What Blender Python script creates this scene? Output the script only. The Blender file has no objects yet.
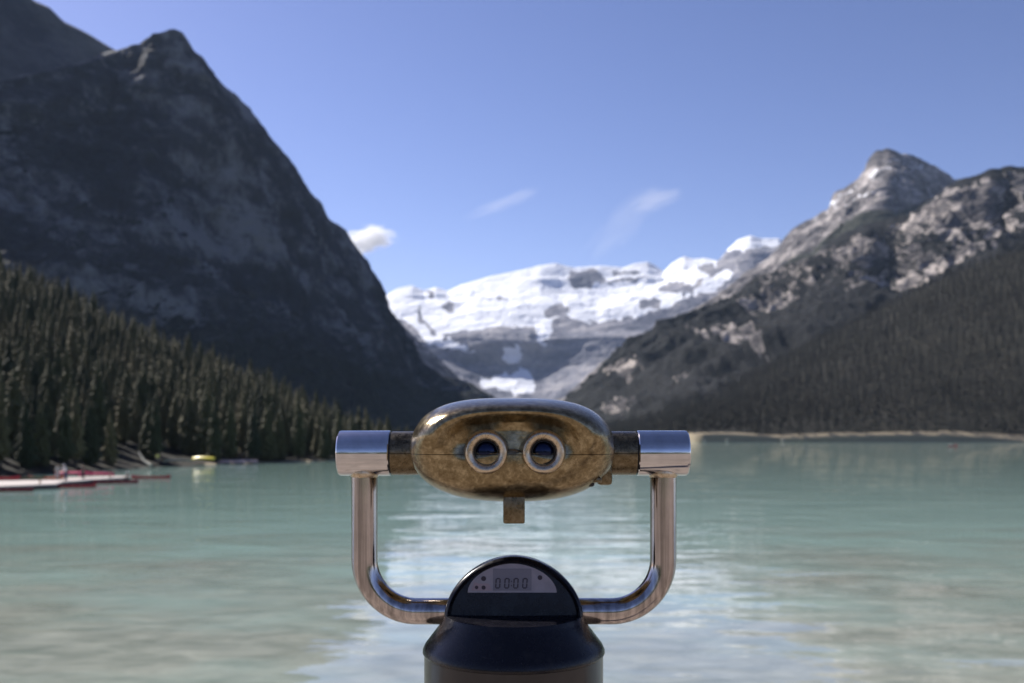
import bpy, bmesh, math, random
import numpy as np
from mathutils import Vector, Matrix

random.seed(7)
rng = np.random.default_rng(11)
scene = bpy.context.scene
COL = scene.collection
F = 995.0            # focal length in pixels (35 mm on a 36 mm sensor, 1024 px wide)
CX, HY = 512.0, 432.0  # optical axis column, horizon row
CZ = 6.0             # eye height above the lake


def P(px, py, Y):
    """point of the place seen at a pixel, at distance Y"""
    return ((px - CX) / F * Y, Y, CZ - (py - HY) / F * Y)


# ------------------------------------------------------------------ helpers
def tag(o, label=None, cat=None, group=None, kind=None):
    for k, v in (('label', label), ('category', cat), ('group', group), ('kind', kind)):
        if v:
            o[k] = v
    return o


def empty(name, loc=(0, 0, 0), rz=0.0):
    o = bpy.data.objects.new(name, None)
    COL.objects.link(o)
    o.location = loc
    o.rotation_euler = (0, 0, rz)
    o.empty_display_size = 0.1
    return o


def link_mesh(name, me, mat=None, parent=None):
    o = bpy.data.objects.new(name, me)
    COL.objects.link(o)
    if mat:
        me.materials.append(mat)
    if parent:
        o.parent = parent
    return o


def np_mesh(name, V, Fq, smooth=True):
    me = bpy.data.meshes.new(name)
    V = np.asarray(V, dtype=np.float32)
    Fq = np.asarray(Fq, dtype=np.int32)
    n, k = Fq.shape
    me.vertices.add(len(V))
    me.vertices.foreach_set('co', V.ravel())
    me.loops.add(n * k)
    me.loops.foreach_set('vertex_index', Fq.ravel())
    me.polygons.add(n)
    me.polygons.foreach_set('loop_start', np.arange(0, n * k, k, dtype=np.int32))
    me.polygons.foreach_set('loop_total', np.full(n, k, dtype=np.int32))
    me.polygons.foreach_set('use_smooth', np.full(n, smooth, dtype=bool))
    me.update(calc_edges=True)
    me.validate()
    return me


def bm_obj(name, bm, mat=None, parent=None, smooth=True, angle=40):
    bmesh.ops.recalc_face_normals(bm, faces=bm.faces)
    me = bpy.data.meshes.new(name)
    bm.to_mesh(me)
    bm.free()
    if smooth:
        for p in me.polygons:
            p.use_smooth = True
        try:
            me.set_sharp_from_angle(angle=math.radians(angle))
        except Exception:
            pass
    return link_mesh(name, me, mat, parent)


def add_box(bm, c, s, rot=None, bevel=0.0):
    r = bmesh.ops.create_cube(bm, size=1.0)
    vs = r['verts']
    for v in vs:
        v.co = Vector((v.co.x * s[0], v.co.y * s[1], v.co.z * s[2]))
    if bevel:
        es = list({e for v in vs for e in v.link_edges})
        g = bmesh.ops.bevel(bm, geom=es, offset=bevel, segments=2, affect='EDGES', profile=0.5)
        vs = list({v for f in g['faces'] for v in f.verts} | {v for v in vs if v.is_valid})
    M = Matrix.Translation(Vector(c)) @ (rot.to_4x4() if rot else Matrix.Identity(4))
    bmesh.ops.transform(bm, matrix=M, verts=vs)
    return vs


def add_lathe(bm, profile, origin=(0, 0, 0), axis='Z', seg=64, closed=False):
    """profile: list of (radius, height along axis)"""
    rings = []
    for r, h in profile:
        ring = []
        for i in range(seg):
            a = 2 * math.pi * i / seg
            c, s = math.cos(a) * r, math.sin(a) * r
            if axis == 'Z':
                p = (c, s, h)
            elif axis == 'Y':
                p = (c, h, s)
            else:
                p = (h, c, s)
            ring.append(bm.verts.new((p[0] + origin[0], p[1] + origin[1], p[2] + origin[2])))
        rings.append(ring)
    for a, b in zip(rings[:-1], rings[1:]):
        for i in range(seg):
            j = (i + 1) % seg
            bm.faces.new((a[i], a[j], b[j], b[i]))
    if closed:
        for ring in (rings[0], rings[-1]):
            bm.faces.new(ring)
    return rings


def add_tube(bm, pts, rad, seg=24, cap=True):
    pts = [Vector(p) for p in pts]
    n = len(pts)
    rads = rad if isinstance(rad, (list, tuple)) else [rad] * n
    t0 = (pts[1] - pts[0]).normalized()
    up = Vector((0, 0, 1)) if abs(t0.z) < 0.9 else Vector((0, 1, 0))
    u = t0.cross(up).normalized()
    rings = []
    for i, p in enumerate(pts):
        if i == 0:
            t = pts[1] - pts[0]
        elif i == n - 1:
            t = pts[-1] - pts[-2]
        else:
            t = pts[i + 1] - pts[i - 1]
        t.normalize()
        u = (u - t * u.dot(t)).normalized()
        w = t.cross(u)
        rings.append([bm.verts.new(p + (u * math.cos(2 * math.pi * k / seg) + w * math.sin(2 * math.pi * k / seg)) * rads[i]) for k in range(seg)])
    for a, b in zip(rings[:-1], rings[1:]):
        for i in range(seg):
            j = (i + 1) % seg
            bm.faces.new((a[i], a[j], b[j], b[i]))
    if cap:
        bm.faces.new(rings[0])
        bm.faces.new(rings[-1])
    return rings


def copy_tree(o, parent=None):
    c = o.copy()
    COL.objects.link(c)
    if parent:
        c.parent = parent
    for ch in list(o.children):
        copy_tree(ch, c)
    return c


# ------------------------------------------------------------------ noise
def _h(ix, iy, iz, seed):
    n = (ix * 374761393 + iy * 668265263 + iz * 2147483647 + seed * 974634777) & 0xffffffff
    n = ((n ^ (n >> 13)) * 1274126177) & 0xffffffff
    n = ((n ^ (n >> 16)) * 2246822519) & 0xffffffff
    return ((n ^ (n >> 15)) & 0xffffff) / float(0xffffff)


def vnoise(x, y, z, seed=0):
    ix, iy, iz = (np.floor(v).astype(np.int64) for v in (x, y, z))
    fx, fy, fz = x - ix, y - iy, z - iz
    fx, fy, fz = (f * f * f * (f * (f * 6 - 15) + 10) for f in (fx, fy, fz))
    r = 0
    for dx in (0, 1):
        for dy in (0, 1):
            for dz in (0, 1):
                w = (fx if dx else 1 - fx) * (fy if dy else 1 - fy) * (fz if dz else 1 - fz)
                r = r + w * _h(ix + dx, iy + dy, iz + dz, seed)
    return r * 2 - 1


def fbm(x, y, z, octv=5, seed=0, gain=0.5):
    a, s, t = 1.0, 0, 0
    for o in range(octv):
        s = s + a * vnoise(x, y, z, seed + o * 17)
        t += a
        a *= gain
        x, y, z = x * 2.03 + 5.1, y * 2.03 + 1.7, z * 2.03 + 9.2
    return s / t


def ridged(x, y, z, octv=5, seed=0, gain=0.5):
    a, s, t = 1.0, 0, 0
    for o in range(octv):
        s = s + a * (1 - 2 * np.abs(vnoise(x, y, z, seed + o * 31)))
        t += a
        a *= gain
        x, y, z = x * 2.07 + 3.3, y * 2.07 + 8.1, z * 2.07 + 4.4
    return s / t


def sstep(a, b, x):
    t = np.clip((x - a) / (b - a), 0, 1)
    return t * t * (3 - 2 * t)


# ------------------------------------------------------------------ materials
def new_mat(name):
    m = bpy.data.materials.new(name)
    m.use_nodes = True
    nt = m.node_tree
    b = nt.nodes['Principled BSDF']
    return m, nt, b


def N(nt, t, **kw):
    n = nt.nodes.new(t)
    for k, v in kw.items():
        if k in n.inputs:
            n.inputs[k].default_value = v
        else:
            setattr(n, k, v)
    return n


def mix_col(nt, fac, a, b, blend='MIX'):
    n = nt.nodes.new('ShaderNodeMix')
    n.data_type = 'RGBA'
    n.blend_type = blend
    L = nt.links
    for inp, v in ((0, fac), (6, a), (7, b)):
        if hasattr(v, 'is_output') or isinstance(v, bpy.types.NodeSocket):
            L.new(v, n.inputs[inp])
        elif inp == 0:
            n.inputs[0].default_value = v
        else:
            n.inputs[inp].default_value = (*v, 1)
    return n.outputs[2]


def ramp(nt, src, stops):
    r = nt.nodes.new('ShaderNodeValToRGB')
    cr = r.color_ramp
    while len(cr.elements) < len(stops):
        cr.elements.new(0.5)
    for e, (p, c) in zip(cr.elements, stops):
        e.position = p
        e.color = (*c, 1) if len(c) == 3 else c
    nt.links.new(src, r.inputs[0])
    return r.outputs[0]


def gray(a):
    return (a, a, a)


def noise_tex(nt, vec, scale, detail=6, rough=0.55, dist=0.0):
    n = N(nt, 'ShaderNodeTexNoise')
    n.inputs['Scale'].default_value = scale
    n.inputs['Detail'].default_value = detail
    n.inputs['Roughness'].default_value = rough
    n.inputs['Distortion'].default_value = dist
    nt.links.new(vec, n.inputs['Vector'])
    return n.outputs['Fac']


def mapping(nt, src, scale=(1, 1, 1), rot=(0, 0, 0), loc=(0, 0, 0)):
    m = N(nt, 'ShaderNodeMapping')
    m.inputs['Scale'].default_value = scale
    m.inputs['Rotation'].default_value = rot
    m.inputs['Location'].default_value = loc
    nt.links.new(src, m.inputs['Vector'])
    return m.outputs[0]


def geo_pos(nt):
    return N(nt, 'ShaderNodeNewGeometry').outputs['Position']


def obj_co(nt):
    return N(nt, 'ShaderNodeTexCoord').outputs['Object']


def bump(nt, b, height, strength=0.5, dist=0.01, prev=None):
    n = N(nt, 'ShaderNodeBump')
    n.inputs['Strength'].default_value = strength
    n.inputs['Distance'].default_value = dist
    nt.links.new(height, n.inputs['Height'])
    if prev:
        nt.links.new(prev, n.inputs['Normal'])
    if b:
        nt.links.new(n.outputs[0], b.inputs['Normal'])
    return n.outputs[0]


def math_node(nt, op, a, b=None, c=None, clamp=False):
    n = N(nt, 'ShaderNodeMath', operation=op)
    n.use_clamp = clamp
    for i, v in enumerate((a, b, c)):
        if v is None:
            continue
        if isinstance(v, bpy.types.NodeSocket):
            nt.links.new(v, n.inputs[i])
        else:
            n.inputs[i].default_value = v
    return n.outputs[0]


def simple_mat(name, col, rough=0.6, metal=0.0, var=0.25, scale=8.0, bumpd=0.0, coat=0.0, spec=0.5):
    """one colour broken up by a noise, from object coordinates"""
    m, nt, b = new_mat(name)
    f = noise_tex(nt, obj_co(nt), scale)
    lo = tuple(c * (1 - var) for c in col)
    hi = tuple(min(1, c * (1 + var)) for c in col)
    nt.links.new(ramp(nt, f, [(0.3, lo), (0.7, hi)]), b.inputs['Base Color'])
    b.inputs['Roughness'].default_value = rough
    b.inputs['Metallic'].default_value = metal
    b.inputs['Coat Weight'].default_value = coat
    b.inputs['Specular IOR Level'].default_value = spec
    if bumpd:
        bump(nt, b, f, 0.6, bumpd)
    return m


def rock_mat(name, dark, mid, light, size, forest=(0.022, 0.030, 0.020), snow=(0.86, 0.88, 0.92), strata=5.0, bumpd=None):
    """rock with level strata and drainage streaks; attributes say where forest and snow lie"""
    m, nt, b = new_mat(name)
    pos = geo_pos(nt)
    big = noise_tex(nt, mapping(nt, pos, (1 / size,) * 3), 1.0, 8, 0.6, 0.3)
    st = noise_tex(nt, mapping(nt, pos, (0.7 / size, 0.7 / size, strata / size), rot=(0.06, 0.10, 0)), 1.0, 6, 0.6, 0.4)
    fine = noise_tex(nt, mapping(nt, pos, (7 / size, 7 / size, 5 / size)), 1.0, 8, 0.65)
    mixv = math_node(nt, 'ADD', math_node(nt, 'MULTIPLY', big, 0.42), math_node(nt, 'ADD', math_node(nt, 'MULTIPLY', st, 0.30), math_node(nt, 'MULTIPLY', fine, 0.28)))
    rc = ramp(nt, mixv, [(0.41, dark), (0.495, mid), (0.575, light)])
    af = N(nt, 'ShaderNodeAttribute', attribute_name='forest').outputs['Fac']
    asn = N(nt, 'ShaderNodeAttribute', attribute_name='snow').outputs['Fac']
    fn = math_node(nt, 'ADD', af, math_node(nt, 'MULTIPLY', math_node(nt, 'SUBTRACT', math_node(nt, 'ADD', math_node(nt, 'MULTIPLY', fine, 0.6), math_node(nt, 'MULTIPLY', big, 0.4)), 0.5), 2.2))
    ff = ramp(nt, fn, [(0.40, gray(0)), (0.60, gray(1))])
    fcol = ramp(nt, noise_tex(nt, mapping(nt, pos, (0.09, 0.09, 0.03)), 1.0, 4, 0.7), [(0.3, tuple(c * 0.55 for c in forest)), (0.7, tuple(c * 1.5 for c in forest))])
    c1 = mix_col(nt, ff, rc, fcol)
    sn = math_node(nt, 'ADD', asn, math_node(nt, 'MULTIPLY', math_node(nt, 'SUBTRACT', math_node(nt, 'ADD', math_node(nt, 'MULTIPLY', fine, 0.5), math_node(nt, 'MULTIPLY', st, 0.5)), 0.5), 1.1))
    sf = ramp(nt, sn, [(0.44, gray(0)), (0.54, gray(1))])
    scol = ramp(nt, st, [(0.3, tuple(c * 0.90 for c in snow)), (0.6, snow)])
    c2 = mix_col(nt, sf, c1, scol)
    nt.links.new(c2, b.inputs['Base Color'])
    b.inputs['Roughness'].default_value = 0.9
    b.inputs['Specular IOR Level'].default_value = 0.15
    hgt = math_node(nt, 'ADD', math_node(nt, 'MULTIPLY', big, 2.0), math_node(nt, 'ADD', fine, st))
    bump(nt, b, hgt, 0.7, bumpd if bumpd else size * 0.10)
    return m


# ------------------------------------------------------------------ camera, world, sun, render
SUN_AZ, SUN_EL = math.radians(-53), math.radians(41)   # measured from straight ahead, minus = to the left
sdir = Vector((math.sin(SUN_AZ) * math.cos(SUN_EL), math.cos(SUN_AZ) * math.cos(SUN_EL), math.sin(SUN_EL)))

cam = bpy.data.cameras.new('camera')
camo = bpy.data.objects.new('camera', cam)
COL.objects.link(camo)
camo.location = (0, 0, CZ)
camo.rotation_euler = (math.radians(90), 0, 0)
cam.sensor_width = 36.0
cam.lens = F / 1024 * 36.0
cam.shift_y = (HY - 341.5) / 1024.0
cam.clip_start = 0.05
cam.clip_end = 60000
cam.dof.use_dof = True
cam.dof.focus_distance = 1.13
cam.dof.aperture_fstop = 7.1
scene.camera = camo

w = bpy.data.worlds.new('World')
scene.world = w
w.use_nodes = True
nt = w.node_tree
bg = nt.nodes['Background']
sky = nt.nodes.new('ShaderNodeTexSky')
sky.sky_type = 'NISHITA'
sky.sun_disc = False
sky.sun_elevation = SUN_EL
sky.sun_rotation = SUN_AZ
sky.altitude = 1700
sky.air_density = 1.0
sky.dust_density = 1.5
sky.ozone_density = 3.0
gm = nt.nodes.new('ShaderNodeGamma')
gm.inputs['Gamma'].default_value = 1.24
nt.links.new(sky.outputs[0], gm.inputs['Color'])
tint = mix_col(nt, 1.0, gm.outputs[0], (1.17, 0.93, 1.0), 'MULTIPLY')
nt.links.new(tint, bg.inputs['Color'])
bg.inputs['Strength'].default_value = 0.052

sl = bpy.data.lights.new('sun', 'SUN')
sl.energy = 4.6
sl.angle = math.radians(0.53)
sl.color = (1.0, 0.95, 0.89)
so = bpy.data.objects.new('sun', sl)
COL.objects.link(so)
so.rotation_euler = (-sdir).to_track_quat('-Z', 'Y').to_euler()
so.location = (-50, 0, 80)

scene.view_settings.view_transform = 'Standard'
scene.view_settings.look = 'None'
scene.view_settings.exposure = 0.82
scene.view_settings.gamma = 1.0
scene.view_settings.use_curve_mapping = False
scene.cycles.use_denoising = True
scene.cycles.max_bounces = 8
scene.cycles.diffuse_bounces = 3
scene.cycles.glossy_bounces = 4
scene.cycles.transmission_bounces = 4
scene.cycles.volume_bounces = 4
scene.cycles.caustics_reflective = False
scene.cycles.caustics_refractive = False
scene.cycles.sample_clamp_indirect = 6.0


# ------------------------------------------------------------------ terrain
def mountain(name, guides, px0, px1, ncol, rows, mat, amp, size, attrs=None, seed=1, crest=None, aniso=(1, 1, 0.6), flat=0.0, smooth=14, rgain=0.5, jag=0.0):
    """guides: from the foot over the crest to the far side, each a list of (px, py, dist).
    Lofted as real ground with the given distances, then roughened along its normals."""
    px = np.linspace(px0, px1, ncol)
    G = []
    for g in guides:
        g = sorted(g)
        a = np.array(g, dtype=float)
        # smoothish distance, exact outline
        G.append(np.stack([px, np.interp(px, a[:, 0], a[:, 1]), np.interp(px, a[:, 0], a[:, 2])], 1))
    ck = len(guides) - 3 if crest is None else crest
    kw_ = max(3, int(smooth / ((px1 - px0) / ncol)) | 1)
    ker = np.hanning(kw_ + 2)[1:-1]
    ker /= ker.sum()
    if jag:
        G[ck][:, 1] += jag * fbm(px / 9.0, px * 0 + seed, px * 0, 4, seed)
    for i, g in enumerate(G):
        for c_ in (1, 2):
            if smooth and not (c_ == 1 and i == ck):
                g[:, c_] = np.convolve(np.pad(g[:, c_], kw_ // 2, mode='edge'), ker, mode='valid')
    V, vv = [], []
    for k in range(len(G) - 1):
        n = rows[k]
        for i in range(n + (1 if k == len(G) - 2 else 0)):
            t = i / n
            py = G[k][:, 1] * (1 - t) + G[k + 1][:, 1] * t
            Y = G[k][:, 2] * (1 - t) + G[k + 1][:, 2] * t
            za = CZ - (G[k][:, 1] - HY) / F * G[k][:, 2]
            zb = CZ - (G[k + 1][:, 1] - HY) / F * G[k + 1][:, 2]
            z = za * (1 - t) + zb * t
            X = (px - CX) / F * Y
            V.append(np.stack([X, Y, z], 1))
            vv.append(np.full(ncol, k + t))
    V = np.array(V)
    vv = np.array(vv)
    R = V.shape[0]
    du = np.gradient(V, axis=1)
    dv = np.gradient(V, axis=0)
    nrm = np.cross(du, dv)
    nrm /= np.maximum(np.linalg.norm(nrm, axis=2, keepdims=True), 1e-6)
    nrm[nrm[..., 1] > 0.2] *= 1
    x, y, z = V[..., 0] / size * aniso[0], V[..., 1] / size * aniso[1], V[..., 2] / size * aniso[2]
    d = ridged(x, y, z, 6, seed, rgain) * 0.65 + fbm(x * 0.6, y * 0.6, z * 0.6, 4, seed + 5) * 0.5
    after = np.where(vv > ck, np.clip(vv - ck - 1, 0, 1), 1.0)
    fade = np.clip(np.abs(vv - ck) / 0.6, 0.22, 1) * np.maximum(after, 0.0) + 0.22 * (1 - after) * (np.abs(vv - ck) < 0.02) * sstep(flat, flat + 0.35, vv)
    off = nrm * (d * amp * fade)[..., None]
    off[..., 2] *= 0.7
    W = V + off
    W[..., 2] = np.maximum(W[..., 2], -3)
    W[0, :, 2] = -3.0
    idx = np.arange(R * ncol).reshape(R, ncol)
    Q = np.stack([idx[:-1, :-1], idx[:-1, 1:], idx[1:, 1:], idx[1:, :-1]], -1).reshape(-1, 4)
    me = np_mesh(name, W.reshape(-1, 3), Q)
    # slope of the finished ground
    du = np.gradient(W, axis=1)
    dv = np.gradient(W, axis=0)
    nn = np.cross(du, dv)
    nn /= np.maximum(np.linalg.norm(nn, axis=2, keepdims=True), 1e-6)
    pyv = HY - (V[..., 2] - CZ) / V[..., 1] * F
    pxv = np.broadcast_to(px, pyv.shape)
    for an in ('forest', 'snow'):
        at = me.attributes.new(an, 'FLOAT', 'POINT')
        val = np.zeros(R * ncol, dtype=np.float32)
        if attrs and an in attrs:
            val = attrs[an](W, np.abs(nn[..., 2]), d, pxv, pyv, vv).astype(np.float32).ravel()
        at.data.foreach_set('value', np.ascontiguousarray(val))
    o = link_mesh(name, me, mat)
    o['kind'] = 'structure'
    return o


def poly_mask(px, py, pts, soft=3.0):
    """1 inside a patch outline (given where the patch lies on the face), soft edge"""
    inside = np.zeros(px.shape, bool)
    dmin = np.full(px.shape, 1e9)
    n = len(pts)
    for i in range(n):
        x1, y1 = pts[i]
        x2, y2 = pts[(i + 1) % n]
        c = ((y1 > py) != (y2 > py)) & (px < (x2 - x1) * (py - y1) / (y2 - y1 + 1e-9) + x1)
        inside ^= c
        t = np.clip(((px - x1) * (x2 - x1) + (py - y1) * (y2 - y1)) / ((x2 - x1) ** 2 + (y2 - y1) ** 2 + 1e-9), 0, 1)
        dmin = np.minimum(dmin, np.hypot(px - x1 - t * (x2 - x1), py - y1 - t * (y2 - y1)))
    sd = np.where(inside, dmin, -dmin)
    return sstep(-soft, soft, sd)


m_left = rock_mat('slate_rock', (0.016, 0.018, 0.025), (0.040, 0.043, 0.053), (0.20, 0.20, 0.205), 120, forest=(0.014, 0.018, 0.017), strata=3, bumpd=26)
m_leftback = rock_mat('slate_rock_far', (0.03, 0.032, 0.04), (0.05, 0.052, 0.06), (0.09, 0.09, 0.095), 200)
m_right = rock_mat('banded_rock', (0.035, 0.034, 0.040), (0.13, 0.118, 0.115), (0.46, 0.41, 0.375), 70, forest=(0.0095, 0.0100, 0.0110), strata=3)
m_peak = rock_mat('peak_rock', (0.045, 0.045, 0.052), (0.13, 0.12, 0.12), (0.40, 0.365, 0.345), 85, forest=(0.03, 0.033, 0.026), strata=3)
m_glac = rock_mat('glacier_rock', (0.11, 0.118, 0.15), (0.205, 0.205, 0.235), (0.36, 0.345, 0.35), 200, strata=3)
m_hill = rock_mat('forest_soil', (0.010, 0.010, 0.008), (0.018, 0.017, 0.012), (0.030, 0.027, 0.020), 12, snow=(0.25, 0.21, 0.145), strata=1, bumpd=0.12)

# --- great shaded mountain on the left
B_crest = [(-700, 170, 760), (-500, 150, 880), (-300, 125, 1020), (-100, 100, 1200), (0, 85, 1320), (60, 70, 1400), (100, 58, 1460), (117, 51, 1520), (128, 48, 1520), (140, 46, 1520), (150, 38, 1520), (156, 34, 1520),
           (172, 31, 1520), (178, 33, 1530), (188, 45, 1550), (200, 60, 1590), (215, 76, 1620), (230, 92, 1650), (247, 110, 1700), (265, 130, 1760), (278, 146, 1800), (290, 158, 1850), (296, 170, 1880), (310, 190, 1930),
           (322, 204, 1990), (330, 219, 2010), (345, 230, 2080), (352, 240, 2110), (358, 252, 2140), (366, 261, 2170), (371, 276, 2200), (376, 292, 2220), (386, 310, 2280), (398, 336, 2350), (408, 350, 2400),
           (425, 366, 2450), (450, 382, 2500), (480, 398, 2560), (520, 415, 2600), (600, 428, 2650)]
B_foot = [(-700, 434, 420), (-300, 434, 560), (0, 433.2, 760), (150, 434, 950), (300, 434, 1200), (400, 434, 1600), (470, 434, 1900), (520, 434, 2200), (600, 434, 2400)]
B_m1 = [(-700, 330, 560), (-300, 330, 720), (0, 330, 950), (100, 320, 1070), (200, 330, 1230), (300, 350, 1450), (400, 402, 1850), (450, 414, 2130), (520, 426, 2400), (600, 432, 2500)]
B_m2 = [(-700, 270, 640), (-300, 240, 830), (0, 230, 1080), (100, 250, 1200), (200, 285, 1330), (280, 320, 1520), (340, 345, 1740), (390, 368, 2050), (420, 385, 2250), (460, 402, 2350), (520, 420, 2480), (600, 431, 2560)]
B_m3 = [(-700, 200, 710), (-300, 160, 985), (0, 140, 1285), (100, 130, 1430), (170, 90, 1495), (230, 140, 1520), (300, 225, 1780), (350, 285, 2030), (385, 335, 2220), (420, 374, 2380), (460, 392, 2480), (520, 417, 2550), (600, 430, 2600)]


def back(crest, dx, drop, dd):
    return [(p, HY - (HY - y) * (d / (d + dd)) * drop, d + dd) for p, y, d in crest]


def forestB(W, nz, d, px, py, vv):
    z = W[..., 2]
    lim = np.interp(px, [-300, 0, 150, 300, 400, 500], [120, 120, 130, 150, 110, 60])
    a = 1 - sstep(lim * 0.6, lim * 1.5, z + 60 * d)
    ledge = sstep(0.60, 0.8, nz) * 0.6 * sstep(700, 300, z)
    return np.clip(a + ledge * (d > 0.05), 0, 1)


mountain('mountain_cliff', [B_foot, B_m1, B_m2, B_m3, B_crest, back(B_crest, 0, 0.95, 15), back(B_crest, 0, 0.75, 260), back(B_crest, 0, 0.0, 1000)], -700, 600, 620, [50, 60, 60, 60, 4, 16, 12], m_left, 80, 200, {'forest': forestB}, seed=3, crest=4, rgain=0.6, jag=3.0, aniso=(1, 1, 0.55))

# --- higher ridge behind it, its unseen off-frame crest raised to shade the cliff
A_crest = [(-700, -100, 1500), (-300, -260, 1750), (-217, -250, 1850), (-150, -240, 1860), (-100, -180, 1950), (-50, -90, 2200), (0, -22, 2560), (20, -8, 2600), (32, 2, 2600), (48, 8, 2600), (62, 22, 2600), (75, 28, 2600), (90, 36, 2600), (105, 45, 2600), (120, 53, 2600), (150, 70, 2650), (220, 130, 2800), (300, 250, 3000), (360, 330, 3100)]
A_foot = [(-700, 430, 1000), (0, 430, 1900), (360, 431, 2600)]
A_mid = [(-700, 120, 1250), (0, 150, 2250), (120, 200, 2300), (360, 400, 2800)]
mountain('mountain_ridge', [A_foot, A_mid, A_crest, back(A_crest, 0, 0.8, 400), back(A_crest, 0, 0.0, 1300)], -700, 360, 330, [50, 70, 20, 10], m_leftback, 60, 330, None, seed=9)

# --- glacier mountain at the head of the valley
V_crest = [(250, 300, 6300), (340, 292, 6300), (375, 287, 6300), (386, 296, 6300), (398, 289, 6300), (412, 286, 6300), (424, 291, 6300), (436, 287, 6300), (448, 291, 6300), (462, 284, 6300), (490, 276, 6300), (520, 270, 6300), (540, 265, 6300), (556, 263, 6300), (566, 266, 6300), (575, 268, 6300),
           (600, 266, 6300), (622, 268, 6300), (635, 264, 6300), (648, 262, 6300), (655, 266, 6300), (664, 272, 6300), (672, 264, 6300), (684, 256, 6300), (693, 259, 6300), (705, 258, 6300), (718, 261, 6250), (728, 249, 6200), (738, 240, 6150), (750, 236, 6100), (762, 239, 6100), (778, 239, 6100), (792, 246, 6100), (840, 262, 6100), (950, 300, 6200), (1100, 330, 6300)]
V_top2 = [(250, 318, 6000), (375, 312, 5980), (400, 308, 5980), (460, 304, 5980), (540, 284, 6000), (560, 286, 6060), (600, 288, 6080), (660, 284, 6060), (690, 276, 6000), (750, 258, 5900), (800, 265, 5850), (1100, 345, 5900)]
V_bench = [(250, 345, 5500), (375, 336, 5450), (430, 333, 5450), (480, 331, 5450), (560, 329, 5450), (600, 322, 5450), (650, 310, 5450), (700, 305, 5400), (780, 310, 5350), (1100, 370, 5400)]
V_clifft = [(250, 352, 5300), (375, 345, 5260), (430, 342, 5250), (480, 340, 5250), (560, 337, 5250), (590, 340, 5230), (640, 335, 5200), (700, 330, 5150), (780, 335, 5100), (1100, 380, 5200)]
V_cliffb = [(250, 375, 5250), (400, 364, 5225), (440, 366, 5212), (480, 367, 5210), (540, 367, 5190), (580, 366, 5060), (640, 362, 4900), (780, 370, 4850), (1100, 400, 5000)]
V_foot = [(250, 431, 4300), (400, 424, 4400), (480, 420, 4500), (540, 420, 4500), (700, 425, 4300), (1100, 431, 4200)]

SNOW = [
    [(360, 312), (385, 290), (400, 282), (412, 280), (425, 286), (418, 325), (433, 336), (470, 350), (477, 358), (452, 352), (430, 345), (410, 328), (395, 318), (385, 322), (365, 330)],
    [(425, 278), (450, 280), (470, 272), (540, 256), (566, 256), (600, 258), (640, 256), (655, 256), (672, 262), (690, 250), (722, 255), (716, 270), (700, 284), (690, 294), (688, 302), (672, 310), (640, 318), (622, 322), (598, 324), (588, 326), (560, 322), (545, 330), (538, 338), (535, 330), (470, 334), (440, 338), (424, 322), (420, 300)],
    [(480, 378), (505, 374), (525, 370), (537, 382), (534, 391), (515, 394), (500, 388), (482, 385)],
    [(503, 352), (520, 348), (524, 358), (515, 366), (505, 364)],
    [(536, 318), (555, 322), (552, 336), (545, 352), (538, 346)],
    [(725, 250), (740, 232), (790, 234), (785, 248), (762, 246), (742, 254)],
    [(690, 300), (725, 268), (735, 275), (716, 292)],
]
BARE = [
    [(566, 271), (590, 270), (604, 274), (604, 282), (590, 288), (570, 287)],
    [(540, 313), (556, 309), (572, 314), (566, 322), (548, 321)],
    [(476, 302), (510, 300), (512, 303), (480, 304)],
    [(425, 290), (436, 291), (436, 298), (429, 299)],
    [(612, 273), (640, 271), (638, 275), (614, 277)],
    [(600, 282), (650, 278), (648, 281), (602, 286)],
    [(444, 308), (456, 306), (457, 313), (447, 316)],
    [(660, 288), (680, 283), (692, 292), (684, 302), (664, 300)],
    [(640, 306), (662, 304), (660, 312), (640, 312)],
    [(700, 268), (716, 266), (712, 276), (702, 276)],
]


def snowV(W, nz, d, px, py, vv):
    wob = vnoise(px / 5.0, py / 3.0, px * 0, 7) * 2.5
    wx = vnoise(px / 7.0, py / 5.0, px * 0 + 3, 8) * 3
    s = np.zeros(px.shape)
    for p in SNOW:
        s = np.maximum(s, poly_mask(px + wx, py + wob, p, 2.0))
    for p in BARE:
        s = s * (1 - 0.9 * poly_mask(px + wx, py + wob, p, 1.6))
    s = s * (vv < 5.2)
    s = s * np.clip(1.08 + 0.7 * (nz - 0.55) + 0.22 * vnoise(px / 12.0, py / 1.7, px * 0 + 2, 14), 0.15, 1.35)
    return s * 0.92 + (vnoise(px / 9.0, py / 2.2, px * 0, 4) > 0.62) * 0.35 * (py < 330) * (px > 560) - 0.06


mountain('mountain_glacier', [V_foot, V_cliffb, V_clifft, V_bench, V_top2, V_crest, back(V_crest, 0, 0.8, 500), back(V_crest, 0, 0, 2200)], 250, 1100, 640, [50, 60, 14, 50, 50, 12, 8], m_glac, 105, 520, {'snow': snowV}, seed=21, crest=5, aniso=(0.8, 1, 1.7))
bpy.data.objects['mountain_glacier'].data.update()

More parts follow.
